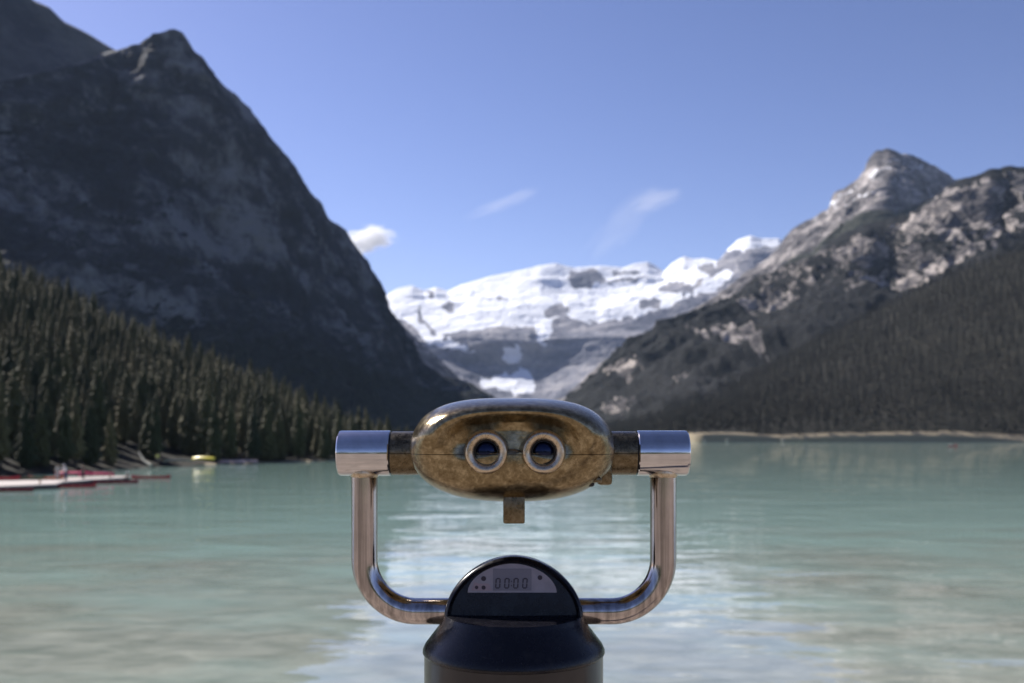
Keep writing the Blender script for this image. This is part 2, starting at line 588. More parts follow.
# shaded spur coming down from the left in front of the glacier mountain
S_crest = [(300, 250, 3900), (350, 272, 3900), (366, 280, 3900), (378, 296, 3900), (392, 312, 3920), (408, 330, 3950), (425, 346, 4000), (440, 360, 4000), (456, 376, 4050), (470, 392, 4100), (500, 412, 4200), (560, 425, 4300)]
S_foot = [(300, 431, 2900), (400, 431, 3000), (480, 431, 3500), (560, 432, 4000)]
S_mid = [(300, 330, 3400), (400, 380, 3550), (450, 402, 3800), (500, 420, 4000), (560, 429, 4150)]
mountain('mountain_spur', [S_foot, S_mid, S_crest, back(S_crest, 0, 0.8, 300), back(S_crest, 0, 0, 900)], 300, 560, 200, [40, 60, 14, 8], m_peak, 40, 260, {'snow': lambda W, nz, d, px, py, vv: 0.50 * (vnoise(px / 8, (py + px * .8) / 9, px * 0, 3) > 0.1) * sstep(330, 300, py)}, seed=31)

# --- right: pointed rock peak
E_crest = [(520, 425, 3900), (545, 414, 3900), (562, 402, 3850), (580, 385, 3800), (600, 366, 3700), (630, 345, 3600), (660, 328, 3500), (690, 310, 3450), (712, 298, 3400), (735, 284, 3350), (752, 270, 3300), (768, 262, 3250), (780, 248, 3200), (787, 236, 3200), (800, 224, 3200), (815, 218, 3200), (828, 210, 3200), (835, 194, 3200), (845, 188, 3200),
           (858, 180, 3200), (866, 172, 3200), (870, 160, 3200), (877, 152, 3200), (888, 151, 3200), (898, 153, 3200), (908, 156, 3220), (920, 160, 3250), (935, 168, 3280), (950, 177, 3300), (970, 184, 3350), (1000, 192, 3400), (1100, 215, 3500), (1500, 260, 3500)]
E_foot = [(520, 431, 3300), (600, 431, 2700), (700, 431, 2400), (1500, 431, 2300)]
E_m1 = [(520, 429, 3600), (600, 400, 3100), (700, 350, 2750), (800, 300, 2600), (870, 265, 2560), (900, 255, 2700), (940, 250, 2860), (1500, 320, 2900)]
E_m2 = [(520, 427, 3750), (600, 384, 3400), (700, 325, 3100), (770, 285, 2980), (800, 262, 2950), (850, 232, 2900), (882, 205, 2850), (900, 198, 2950), (935, 205, 3130), (1000, 225, 3200), (1500, 290, 3200)]


def snowE(W, nz, d, px, py, vv):
    s = 0.42 * poly_mask(px, py, [(790, 232), (835, 192), (862, 175), (900, 150), (955, 175), (900, 178), (890, 200), (840, 215), (800, 240)], 5) * (vnoise(px / 4, py / 3, px * 0, 12) > -0.1)
    return s


def forestE(W, nz, d, px, py, vv):
    return 0.75 * poly_mask(px, py, [(560, 420), (640, 362), (760, 290), (850, 232), (930, 200), (1500, 300), (1500, 431)], 6)


mountain('mountain_peak', [E_foot, E_m1, E_m2, E_crest, back(E_crest, 0, 0.8, 300), back(E_crest, 0, 0, 1200)], 520, 1500, 560, [50, 60, 70, 16, 8], m_peak, 85, 190, {'snow': snowE, 'forest': forestE}, seed=45, aniso=(1, 1, 0.45), rgain=0.66, smooth=6, jag=3.0)

# --- right: wooded shoulder with pale cliffs
D_crest = [(540, 430, 2350), (560, 418, 2350), (575, 402, 2330), (590, 384, 2300), (605, 368, 2280), (625, 352, 2250), (650, 336, 2230), (680, 321, 2200), (705, 312, 2200), (735, 302, 2180), (762, 292, 2150), (785, 278, 2120), (805, 262, 2100), (822, 250, 2100), (838, 238, 2100), (852, 230, 2100),
           (868, 224, 2080), (890, 218, 2060), (912, 213, 2050), (925, 204, 2050), (938, 196, 2040), (950, 187, 2030), (962, 181, 2020), (975, 179, 2010), (990, 173, 2000), (1005, 170, 2000), (1024, 170, 2000), (1060, 166, 2000), (1150, 172, 2000), (1300, 200, 1950), (1600, 260, 1900)]
D_foot = [(540, 434, 2000), (600, 434, 1500), (700, 434, 1150), (800, 434, 1050), (1600, 434, 900)]
D_m1 = [(540, 432, 2150), (600, 410, 1750), (700, 380, 1500), (800, 345, 1420), (900, 320, 1400), (1024, 300, 1380), (1600, 340, 1300)]
D_m2 = [(540, 431, 2250), (600, 392, 2050), (700, 352, 1850), (800, 312, 1770), (866, 288, 1700), (884, 282, 1800), (902, 276, 1810), (918, 270, 1710), (940, 262, 1690), (1024, 245, 1680), (1600, 300, 1600)]
D_m3 = [(540, 431, 2300), (600, 376, 2180), (700, 325, 2070), (800, 276, 1960), (866, 247, 1900), (882, 240, 1990), (902, 234, 2000), (916, 230, 1900), (940, 222, 1860), (985, 212, 1820), (998, 208, 1930), (1010, 206, 1930), (1022, 205, 1820), (1600, 280, 1800)]

PALE = [
    [(925, 212), (935, 196), (955, 190), (975, 184), (992, 186), (998, 200), (994, 218), (985, 232), (962, 240), (944, 246), (930, 238), (926, 225)],
    [(910, 226), (922, 222), (926, 234), (916, 238)],
    [(1016, 178), (1060, 180), (1060, 230), (1024, 226)],
    [(838, 248), (862, 240), (882, 246), (886, 262), (872, 270), (845, 270), (832, 262)],
    [(980, 244), (1000, 240), (1004, 248), (990, 256), (980, 254)],
    [(850, 290), (870, 282), (900, 276), (930, 266), (960, 252), (990, 240), (985, 252), (950, 268), (915, 282), (880, 290), (855, 296)],
    [(700, 340), (730, 332), (755, 338), (775, 352), (770, 362), (740, 358), (705, 352)],
    [(612, 378), (640, 372), (652, 380), (640, 392), (615, 388)],
    [(606, 412), (630, 406), (648, 414), (642, 428), (612, 428)],
    [(750, 310), (800, 300), (800, 306), (752, 318)],
    [(690, 395), (700, 380), (706, 398)],
    [(780, 276), (800, 262), (825, 250), (828, 258), (800, 276)],
]


def forestD(W, nz, d, px, py, vv):
    wx = vnoise(px / 6.0, py / 5.0, px * 0 + 3, 18) * 5
    wy = vnoise(px / 6.0, py / 5.0, px * 0 + 9, 28) * 5
    s = np.zeros(px.shape)
    for p in PALE:
        s = np.maximum(s, poly_mask(px + wx, py + wy, p, 4.0))
    band = poly_mask(px, py, [(740, 310), (800, 262), (850, 232), (925, 200), (1000, 168), (1400, 180), (1400, 260), (1024, 245), (950, 285), (860, 300), (760, 330)], 8)
    lower = poly_mask(px, py, [(560, 430), (600, 370), (700, 316), (860, 285), (800, 345), (700, 396), (640, 430)], 8)
    steep = 1 - nz
    streak = vnoise(px / 5.0, py / 14.0, px * 0, 5)
    rk = 0.80 * s + 0.30 * band + 0.06 * lower + 1.5 * (steep - 0.42) * (0.18 + 0.7 * s + 0.65 * band) + 0.28 * streak
    return np.clip(1.02 - rk, 0, 1.1)


mountain('mountain_shoulder', [D_foot, D_m1, D_m2, D_m3, D_crest, back(D_crest, 0, 0.8, 250), back(D_crest, 0, 0, 700)], 540, 1600, 620, [30, 50, 60, 60, 14, 8], m_right, 85, 170, {'forest': forestD}, seed=55, aniso=(1, 1, 0.5), rgain=0.62, jag=2.0)

# --- right: the forested slope above the lake
C_crest = [(600, 436, 1500), (640, 428, 1450), (665, 416, 1400), (700, 400, 1350), (740, 383, 1330), (780, 362, 1300), (820, 340, 1280), (850, 326, 1250), (900, 300, 1220), (950, 276, 1200), (985, 262, 1180), (1024, 250, 1150), (1100, 225, 1100), (1300, 200, 1000), (1700, 230, 900)]
C_shore = [(600, 438.5, 950), (640, 439.5, 800), (700, 441.8, 610), (1024, 442, 597), (1150, 443, 560), (1300, 448, 380), (1500, 462, 200), (1700, 475, 140)]
C_bank = [(600, 438, 955), (640, 438.7, 806), (700, 440.4, 616), (800, 439.8, 606), (1024, 438.2, 606), (1150, 437.5, 570), (1300, 440, 390), (1500, 450, 210), (1700, 460, 150)]
C_m = [(600, 436.5, 1200), (700, 420, 900), (800, 395, 850), (900, 378, 830), (1024, 358, 800), (1300, 340, 650), (1700, 350, 500)]
hillC = mountain('hillside', [C_shore, C_bank, C_m, C_crest, back(C_crest, 0, 0.8, 150), back(C_crest, 0, 0, 500)], 600, 1700, 330, [6, 40, 50, 10, 6], m_hill, 10, 120, flat=1.0, smooth=0, attrs={'snow': lambda W, nz, d, px, py, vv: 0.80 * (vv <= 1.02) * (py > 0)}, seed=66)

# --- left: the low wooded hill by the canoe dock
H_shore = [(-900, 500, 88), (-300, 490, 103), (-100, 484, 115), (0, 477.5, 131), (60, 473, 146), (120, 469.5, 159), (200, 465.5, 178), (250, 463.5, 190), (330, 461, 206), (380, 459, 221), (420, 457.5, 234)]
H_bank = [(-900, 492, 92), (-300, 484, 108), (-100, 478, 120), (0, 472, 136), (60, 469, 150), (120, 466.2, 163), (200, 462.8, 182), (250, 461.2, 194), (330, 459, 210), (380, 457, 225), (420, 456, 237)]
H_top = [(-900, 230, 420), (-300, 235, 430), (-100, 262, 440), (0, 283, 450), (50, 300, 445), (100, 328, 440), (150, 352, 435), (200, 373, 430), (250, 397, 420), (300, 420, 400), (340, 438, 370), (380, 450, 320), (420, 453, 290)]
H_mid = [(-900, 360, 200), (-300, 365, 220), (-100, 375, 235), (0, 385, 250), (100, 405, 265), (200, 425, 275), (300, 446, 275), (340, 452, 270), (380, 455, 265), (420, 455, 260)]
H_guides = [H_shore, H_bank, H_mid, H_top]
hillH = mountain('slope', [H_shore, H_bank, H_mid, H_top, [(p, y + 4, d + 60) for p, y, d in H_top], [(p, 440, d + 220) for p, y, d in H_top]], -900, 420, 260, [6, 40, 50, 8, 8], m_hill, 2.0, 40, flat=1.0, smooth=0, attrs={'snow': lambda W, nz, d, px, py, vv: 0.62 * (vv <= 1.0) * (px > 205)}, seed=77)


def guide_pt(guides, px, v):
    k = min(int(v), len(guides) - 2)
    t = v - k
    a = [np.interp(px, [g[0] for g in sorted(guides[k])], [g[i] for g in sorted(guides[k])]) for i in (1, 2)]
    b = [np.interp(px, [g[0] for g in sorted(guides[k + 1])], [g[i] for g in sorted(guides[k + 1])]) for i in (1, 2)]
    pa, pb = P(px, a[0], a[1]), P(px, b[0], b[1])
    return tuple(pa[i] * (1 - t) + pb[i] * t for i in range(3))


# ------------------------------------------------------------------ lake, ground, promenade
def water_mat():
    m, nt, b = new_mat('lake_water')
    pos = geo_pos(nt)
    sep = N(nt, 'ShaderNodeSeparateXYZ')
    nt.links.new(pos, sep.inputs[0])
    # stony bed showing through the shallows near the promenade
    stones = noise_tex(nt, mapping(nt, pos, (0.55, 0.9, 1)), 1.0, 7, 0.62, 0.5)
    patches = noise_tex(nt, mapping(nt, pos, (0.10, 0.16, 1)), 1.0, 4, 0.55)
    bed = ramp(nt, stones, [(0.32, (0.155, 0.155, 0.125)), (0.5, (0.245, 0.242, 0.200)), (0.70, (0.35, 0.345, 0.285))])
    milky = ramp(nt, patches, [(0.3, (0.205, 0.315, 0.283)), (0.7, (0.255, 0.368, 0.328))])
    # depth grows away from the shore
    depth = math_node(nt, 'ADD', math_node(nt, 'MULTIPLY', sep.outputs[1], 1 / 66.0), math_node(nt, 'MULTIPLY', math_node(nt, 'SUBTRACT', patches, 0.5), 1.3))
    fac = ramp(nt, depth, [(0.36, gray(0.22)), (0.98, gray(1))])
    nt.links.new(mix_col(nt, fac, bed, milky), b.inputs['Base Color'])
    b.inputs['Roughness'].default_value = 0.015
    b.inputs['IOR'].default_value = 1.333
    w1 = noise_tex(nt, mapping(nt, pos, (0.28, 0.42, 1), rot=(0, 0, 0.25)), 1.0, 3, 0.5, 0.3)
    w2 = noise_tex(nt, mapping(nt, pos, (2.2, 3.6, 1), rot=(0, 0, -0.2)), 1.0, 3, 0.5, 0.2)
    w3 = noise_tex(nt, mapping(nt, pos, (0.055, 0.13, 1)), 1.0, 3, 0.55)
    h = math_node(nt, 'ADD', math_node(nt, 'MULTIPLY', w1, 0.072), math_node(nt, 'MULTIPLY', w2, 0.0025))
    calm = ramp(nt, w3, [(0.38, gray(0.28)), (0.62, gray(1.25))])
    h = math_node(nt, 'MULTIPLY', h, calm)
    bump(nt, b, h, 1.0, 1.0)
    return m


def sheet(name, x0, x1, y0, y1, z, mat, kind='structure', nx=1, ny=1):
    bm = bmesh.new()
    vs = [[bm.verts.new((x0 + (x1 - x0) * i / nx, y0 + (y1 - y0) * j / ny, z)) for i in range(nx + 1)] for j in range(ny + 1)]
    for j in range(ny):
        for i in range(nx):
            bm.faces.new((vs[j][i], vs[j][i + 1], vs[j + 1][i + 1], vs[j + 1][i]))
    o = bm_obj(name, bm, mat, smooth=False)
    o['kind'] = kind
    return o


sheet('lake', -2500, 2500, 4, 3600, 0.0, water_mat(), nx=4, ny=4)
sheet('ground', -20000, 20000, -20000, 20000, -3.2, simple_mat('far_soil', (0.10, 0.10, 0.07), 0.9, scale=0.01))

# promenade where the viewer is bolted down
m, nt, b = new_mat('promenade_paving')
pos = geo_pos(nt)
br = N(nt, 'ShaderNodeTexBrick')
br.inputs['Scale'].default_value = 1.0
br.inputs['Mortar Size'].default_value = 0.008
br.inputs['Brick Width'].default_value = 0.6
br.inputs['Row Height'].default_value = 0.4
br.inputs['Color1'].default_value = (0.35, 0.285, 0.235, 1)
br.inputs['Color2'].default_value = (0.29, 0.24, 0.20, 1)
br.inputs['Mortar'].default_value = (0.13, 0.11, 0.09, 1)
nt.links.new(pos, br.inputs['Vector'])
grit = noise_tex(nt, mapping(nt, pos, (3, 3, 3)), 1.0, 8, 0.7)
nt.links.new(mix_col(nt, 0.5, br.outputs['Color'], ramp(nt, grit, [(0.3, gray(0.45)), (0.7, gray(1.0))]), 'MULTIPLY'), b.inputs['Base Color'])
b.inputs['Roughness'].default_value = 0.85
bump(nt, b, grit, 0.4, 0.01)
GZ = 4.5
sheet('pavement', -90, 90, -26, 2.25, GZ, m, nx=3, ny=3)
sheet('lawn', -600, 600, -900, -26, GZ - 0.02, simple_mat('lawn_grass', (0.06, 0.09, 0.03), 0.9, scale=0.5))
# retaining wall along the water
bm = bmesh.new()
add_box(bm, (0, 2.45, 0.75), (180, 0.4, 7.5))
add_box(bm, (0, 2.45, GZ + 0.04), (180.2, 0.5, 0.08), bevel=0.01)
o = bm_obj('retaining_wall', bm, simple_mat('wall_stone', (0.24, 0.22, 0.19), 0.85, scale=1.5, bumpd=0.03), smooth=False)
tag(o, 'grey stone retaining wall between the promenade and the lake water', 'wall')

# ------------------------------------------------------------------ conifers
m, nt, b = new_mat('needles')
oi = N(nt, 'ShaderNodeObjectInfo')
nz_ = noise_tex(nt, mapping(nt, geo_pos(nt), (0.8, 0.8, 0.5)), 1.0, 3, 0.6)
c = ramp(nt, oi.outputs['Random'], [(0.0, (0.032, 0.040, 0.018)), (0.4, (0.066, 0.068, 0.028)), (0.75, (0.095, 0.086, 0.038)), (1.0, (0.125, 0.106, 0.046))])
c = mix_col(nt, 0.6, c, ramp(nt, nz_, [(0.3, gray(0.5)), (0.7, gray(1.4))]), 'MULTIPLY')
nt.links.new(c, b.inputs['Base Color'])
b.inputs['Roughness'].default_value = 0.75
b.inputs['Specular IOR Level'].default_value = 0.2
m_needle = m
m, nt, b = new_mat('needles_far')
c = ramp(nt, noise_tex(nt, mapping(nt, geo_pos(nt), (0.11, 0.11, 0.02)), 1.0, 5, 0.75), [(0.34, (0.012, 0.012, 0.010)), (0.50, (0.024, 0.022, 0.018)), (0.66, (0.036, 0.033, 0.025))])
c = mix_col(nt, 1.0, c, ramp(nt, noise_tex(nt, mapping(nt, geo_pos(nt), (0.012, 0.012, 0.02)), 1.0, 3, 0.6), [(0.35, gray(0.65)), (0.65, gray(1.45))]), 'MULTIPLY')
nt.links.new(c, b.inputs['Base Color'])
b.inputs['Roughness'].default_value = 0.8
b.inputs['Specular IOR Level'].default_value = 0.1
m_needle_far = m
m_bark = simple_mat('bark', (0.07, 0.055, 0.045), 0.9, scale=3)


def crown_arrays(seed, whorls, per, width=0.13, low=0.12):
    """unit-height conifer crown: whorls of drooping sprays, every spray a small folded wedge"""
    r = np.random.default_rng(seed)
    V, T = [], []
    for i in range(whorls):
        t = i / (whorls - 1)
        z = low + (0.985 - low) * (t ** 0.92)
        R = width * ((1 - t) ** 0.72) * (0.75 + 0.25 * r.random()) + 0.010
        if t < 0.12:
            R *= 0.55 + 3.5 * t
        n = max(3, int(per * (1 - 0.6 * t)))
        a0 = r.random() * 6.28
        for k in range(n):
            if r.random() < 0.08:
                continue
            a = a0 + 6.283 * k / n + r.normal() * 0.2
            L = R * (0.65 + 0.6 * r.random())
            zz = z + r.normal() * 0.008
            droop = L * (0.30 + 0.35 * r.random())
            wv = L * (0.42 + 0.2 * r.random())
            th = L * 0.26
            d = np.array([math.cos(a), math.sin(a), 0])
            sd = np.array([-math.sin(a), math.cos(a), 0])
            o = np.array([0, 0, zz])
            base = len(V)
            V += [o + d * L * 0.05 + np.array([0, 0, th]), o + d * L * 0.55 + sd * wv * 0.5 - np.array([0, 0, droop * 0.75]), o + d * L * 0.55 - sd * wv * 0.5 - np.array([0, 0, droop * 0.75]),
                  o + d * L - np.array([0, 0, droop]), o + d * L * 0.6 + np.array([0, 0, th * 0.3 - droop * 0.3]), o + d * L * 0.2 - np.array([0, 0, droop * 0.6])]
            T += [(base, base + 1, base + 4), (base, base + 4, base + 2), (base + 4, base + 1, base + 3), (base + 4, base + 3, base + 2), (base + 5, base + 3, base + 1), (base + 5, base + 2, base + 3), (base, base + 5, base + 1), (base, base + 2, base + 5)]
    V += [np.array([0.006, 0, 0.96]), np.array([-0.004, 0.005, 0.96]), np.array([-0.004, -0.005, 0.96]), np.array([0, 0, 1.0])]
    q = len(V) - 4
    T += [(q, q + 1, q + 3), (q + 1, q + 2, q + 3), (q + 2, q, q + 3)]
    return np.array(V), np.array(T)


crown_me, trunk_me = [], []
for i in range(6):
    V, T = crown_arrays(100 + i, 40 + i, 13, width=[0.14, 0.17, 0.12, 0.155, 0.19, 0.135][i], low=[0.10, 0.07, 0.14, 0.05, 0.09, 0.12][i])
    me = np_mesh('crown', V, T, smooth=False)
    me.materials.append(m_needle)
    crown_me.append(me)
bm = bmesh.new()
add_lathe(bm, [(0.018, -0.06), (0.016, 0.02), (0.011, 0.4), (0.005, 0.8), (0.001, 0.97)], seg=7)
me = bpy.data.meshes.new('trunk')
bm.to_mesh(me)
bm.free()
me.materials.append(m_bark)
me_trunk = me

# stand on the left hill
cand = []
gx = np.arange(-330, 60, 6.2)
hill_me = hillH.data
hv = np.empty(len(hill_me.vertices) * 3, dtype=np.float32)
hill_me.vertices.foreach_get('co', hv)
hv = hv.reshape(-1, 260, 3)


def on_mesh(u, v, grid):
    i = min(int(u), grid.shape[1] - 2)
    j = min(int(v), grid.shape[0] - 2)
    fu, fv = u - i, v - j
    return grid[j, i] * (1 - fu) * (1 - fv) + grid[j, i + 1] * fu * (1 - fv) + grid[j + 1, i] * (1 - fu) * fv + grid[j + 1, i + 1] * fu * fv


# area-weighted scatter with a minimum spacing
def scatter(grid, j0, j1, px0, px1, pxa, pxb, n, rmin, seed):
    r = np.random.default_rng(seed)
    out, cells = [], {}
    nc = grid.shape[1]
    ua = (px0 - pxa) / (pxb - pxa) * (nc - 1)
    ub = (px1 - pxa) / (pxb - pxa) * (nc - 1)
    dmax = grid[j1 - 1, :, 1].max()
    tries = 0
    while len(out) < n and tries < n * 30:
        tries += 1
        u, v = r.uniform(ua, ub), r.uniform(j0, j1)
        p = on_mesh(u, v, grid)
        if r.random() > (p[1] / dmax):
            continue
        c = (int(p[0] // rmin), int(p[1] // rmin))
        if any((q[0] - p[0]) ** 2 + (q[1] - p[1]) ** 2 < rmin * rmin for a in (-1, 0, 1) for b_ in (-1, 0, 1) for q in cells.get((c[0] + a, c[1] + b_), ())):
            continue
        cells.setdefault(c, []).append(p)
        out.append(p)
    return out


pts = scatter(hv, 6, 97, -260, 412, -900, 420, 2600, 3.7, 5)
trees = []
def in_light_gap(p):
    # trees left out sunward to light the yellow canoe and bank person
    for qx, qy in (((204 - CX) / F * 180, 180), ((157 - CX) / F * 166, 166)):
        dx, dy = p[0] - qx, p[1] - qy
        t = dx * -0.8 + dy * 0.6
        if -3 < t < 19 and abs(dx * 0.6 + dy * 0.8) < 4.5:
            return True
    return False


for p in pts:
    if in_light_gap(p):
        continue
    pxx = CX + F * p[0] / p[1]
    h = random.uniform(9.5, 15.5) if p[1] > 175 else random.uniform(8.5, 14)
    if pxx > 290:
        h *= 0.5 + 0.5 * (412 - pxx) / 122
    if random.random() < 0.12:
        h *= 1.18
    trees.append((float(p[0]), float(p[1]), float(p[2]), h, pxx))
trees.sort(key=lambda t: t[1])
env = {}
score = []
for i, (x, y, z, h, pxx) in enumerate(trees):
    top = HY - (z + h - CZ) / y * F
    bot = HY - (z - CZ) / y * F
    half = max(1, int(h * 0.08 / y * F))
    vis = 0
    for c in range(int(pxx) - half, int(pxx) + half + 1):
        e = env.get(c, 1e9)
        if 0 <= c < 1024:
            vis += max(0, min(bot, e) - top)
        env[c] = min(e, top + 6)
    score.append((vis, i))
chosen = {i for s_, i in sorted(score, reverse=True)[:298]}
lab_front = 'dark green conifer in the front row along the water below the wooded slope'
lab_up = 'olive green conifer on the wooded slope behind the front row of trees'
rest = []
protos = []
for k in range(6):
    protos.append(None)
for i, (x, y, z, h, pxx) in enumerate(trees):
    if i not in chosen:
        rest.append((x, y, z, h))
        continue
    e = empty('pine_tree', (x, y, z - 0.2), random.uniform(0, 6.28))
    e.scale = (h * random.uniform(0.95, 1.3), h * random.uniform(0.95, 1.3), h)
    c = bpy.data.objects.new('crown', crown_me[random.randrange(6)])
    COL.objects.link(c)
    c.parent = e
    t = bpy.data.objects.new('trunk', me_trunk)
    COL.objects.link(t)
    t.parent = e
    shore = 6 - 0 < 0
    front = z < 5.0
    tag(e, lab_front if front else lab_up, 'tree', 'conifers in the front row at the water' if front else 'conifers up the wooded slope')


def forest_mesh(name, spots, variants, mat, label=None):
    VV, TT, off = [], [], 0
    r = np.random.default_rng(5)
    for (x, y, z, h) in spots:
        V, T = variants[r.integers(len(variants))]
        a = r.random() * 6.283
        ca, sa = math.cos(a), math.sin(a)
        w_ = h * r.uniform(0.95, 1.3)
        X = (V[:, 0] * ca - V[:, 1] * sa) * w_ + x
        Y = (V[:, 0] * sa + V[:, 1] * ca) * w_ + y
        VV.append(np.stack([X, Y, V[:, 2] * h + z - 0.3], 1))
        TT.append(T + off)
        off += len(V)
    me = np_mesh(name, np.concatenate(VV), np.concatenate(TT), smooth=False)
    o = link_mesh(name, me, mat)
    o['kind'] = 'stuff'
    return o


mid_var = [crown_arrays(200 + i, 18, 7, width=0.14, low=0.03) for i in range(5)]
low_var = [crown_arrays(300 + i, 9, 5, width=0.16, low=0.02) for i in range(5)]
tag(forest_mesh('distant_forest', rest, mid_var, m_needle), 'dense conifer wood filling the slope behind the nearest trees', 'forest')

# unseen wood added behind the promenade to be mirrored in the metal
tag(forest_mesh('reflection_wood', [(random.uniform(-160, 160), random.uniform(-120, -62), GZ, random.uniform(9, 16)) for _ in range(420)], mid_var, m_needle), 'unseen conifer wood added behind the promenade for its reflection', 'forest')
cv = np.empty(len(hillC.data.vertices) * 3, dtype=np.float32)
hillC.data.vertices.foreach_get('co', cv)
cv = cv.reshape(-1, 330, 3)
pts = scatter(cv, 6, 98, 603, 1250, 600, 1700, 10500, 5.6, 6)
spots = [(float(p[0]), float(p[1]), float(p[2]), random.uniform(10, 19)) for p in pts]
tag(forest_mesh('lakeside_forest', spots, low_var, m_needle_far), 'dark conifer forest covering the mountainside beyond the lake', 'forest')


# ------------------------------------------------------------------ coin operated binoculars
def bronze(name, tones, rough, seam=True):
    m, nt, b = new_mat(name)
    oc = obj_co(nt)
    blot = noise_tex(nt, mapping(nt, oc, (1, 1, 1)), 42.0, 8, 0.7, 0.8)
    fine = noise_tex(nt, oc, 160.0, 6, 0.7)
    scr = noise_tex(nt, mapping(nt, oc, (60, 14, 40), rot=(0.9, 0.8, 0.7)), 6.0, 4, 0.6)
    f = math_node(nt, 'ADD', math_node(nt, 'MULTIPLY', blot, 0.34), math_node(nt, 'ADD', math_node(nt, 'MULTIPLY', fine, 0.56), math_node(nt, 'MULTIPLY', scr, 0.10)))
    c = ramp(nt, f, [(0.38, tones[0]), (0.50, tones[1]), (0.62, tones[2])])
    if seam:
        sep = N(nt, 'ShaderNodeSeparateXYZ')
        nt.links.new(oc, sep.inputs[0])
        dz = math_node(nt, 'ABSOLUTE', math_node(nt, 'ADD', sep.outputs[2], 0.0))
        sl_ = math_node(nt, 'LESS_THAN', dz, 0.0006)
        c = mix_col(nt, math_node(nt, 'MULTIPLY', sl_, 0.75), c, (0.02, 0.012, 0.006))
    nt.links.new(c, b.inputs['Base Color'])
    b.inputs['Metallic'].default_value = 0.92
    rr = ramp(nt, math_node(nt, 'ADD', math_node(nt, 'MULTIPLY', fine, 0.5), math_node(nt, 'MULTIPLY', blot, 0.5)), [(0.35, gray(rough * 0.7)), (0.65, gray(rough * 1.5))])
    nt.links.new(rr, b.inputs['Roughness'])
    bump(nt, b, math_node(nt, 'ADD', math_node(nt, 'MULTIPLY', fine, 0.4), blot), 0.25, 0.0022)
    return m


m_bronze = bronze('weathered_bronze', [(0.135, 0.098, 0.050), (0.245, 0.190, 0.103), (0.42, 0.345, 0.21)], 0.17)
m_bronze_dark = bronze('dark_bronze', [(0.085, 0.062, 0.034), (0.150, 0.116, 0.066), (0.24, 0.195, 0.125)], 0.26)
m_bronze_rim = bronze('worn_bronze', [(0.36, 0.28, 0.18), (0.56, 0.46, 0.32), (0.74, 0.65, 0.50)], 0.28, seam=False)


def steel(name, col, rough, dirx):
    m, nt, b = new_mat(name)
    oc = obj_co(nt)
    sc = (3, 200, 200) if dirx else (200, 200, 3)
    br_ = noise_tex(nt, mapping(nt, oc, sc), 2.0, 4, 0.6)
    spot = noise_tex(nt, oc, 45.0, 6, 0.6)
    refl_streaks = noise_tex(nt, mapping(nt, oc, (2, 90, 90) if dirx else (90, 90, 2)), 1.0, 3, 0.7)  # dark lengthwise streaks painted in as reflected stripes, strongest on the tubes
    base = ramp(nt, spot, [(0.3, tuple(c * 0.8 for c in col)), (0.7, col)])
    nt.links.new(mix_col(nt, 0.2 if dirx else 0.75, base, ramp(nt, refl_streaks, [(0.38, gray(0.35)), (0.6, gray(1.0))]), 'MULTIPLY'), b.inputs['Base Color'])
    nt.links.new(ramp(nt, br_, [(0.3, gray(rough * 0.7)), (0.7, gray(rough * 1.4))]), b.inputs['Roughness'])
    b.inputs['Metallic'].default_value = 1.0
    bump(nt, b, br_, 0.12, 0.0006)
    return m


m_chrome = steel('polished_steel', (0.72, 0.70, 0.69), 0.09, True)
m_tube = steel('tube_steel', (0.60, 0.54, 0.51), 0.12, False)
m_black = simple_mat('black_enamel', (0.006, 0.006, 0.009), 0.24, 0.0, 0.5, 60, 0.0, coat=0.0, spec=0.3)
_nt = m_black.node_tree
_b = _nt.nodes['Principled BSDF']
_oc = obj_co(_nt)
_d = noise_tex(_nt, mapping(_nt, _oc, (1, 1, 1)), 55.0, 8, 0.75)
_s = noise_tex(_nt, mapping(_nt, _oc, (20, 20, 160), rot=(0.7, 0.3, 0)), 3.0, 4, 0.6)
_nt.links.new(ramp(_nt, _d, [(0.35, gray(0.16)), (0.62, gray(0.34)), (0.75, gray(0.55))]), _b.inputs['Roughness'])
_c0 = ramp(_nt, _d, [(0.60, (0.006, 0.006, 0.009)), (0.74, (0.022, 0.021, 0.021))])
_c1 = mix_col(_nt, ramp(_nt, _s, [(0.70, gray(0)), (0.76, gray(0.5))]), _c0, (0.06, 0.055, 0.05))
_nt.links.new(_c1, _b.inputs['Base Color'])
bump(_nt, _b, _d, 0.15, 0.0008)
m_brown = simple_mat('dark_brown_enamel', (0.022, 0.019, 0.018), 0.28, 0.3, 0.35, 30, 0.0, coat=0.3)
m_void = simple_mat('plain_black', (0.006, 0.006, 0.007), 0.5)  # plain black of eyes, shoes, lens rings; also the latch slot's painted shade
m_seal = simple_mat('rubber_seal', (0.012, 0.011, 0.010), 0.6)

YG = 1.238                     # plane of the grips
viewer = empty('coin_operated_binoculars', (0, YG, GZ))
tag(viewer, 'bronze coin operated binoculars with steel handles on a black pedestal by the lake', 'binoculars')


def part(name, bm, mat, parent=viewer, origin=None, **kw):
    """mesh built in world coordinates, moved into its parent's frame with a local origin"""
    org = Vector(origin) if origin else parent_world(parent)
    bmesh.ops.transform(bm, matrix=Matrix.Translation(-org), verts=bm.verts)
    o = bm_obj(name, bm, mat, parent, **kw)
    o.location = org - parent_world(parent)
    return o


def parent_world(o):
    v = Vector((0, 0, 0))
    while o:
        v = v + o.location
        o = o.parent
    return v


def sp(a, e):
    return math.copysign(abs(a) ** e, a)


# head: superelliptic shell, blunt convex front with a dished face
hc = Vector(P(512.5, 450, 1.17))
HW, HH = 102.5 / F * 1.175, 52.0 / F * 1.175
bm = bmesh.new()
SEG = 144
rings = []


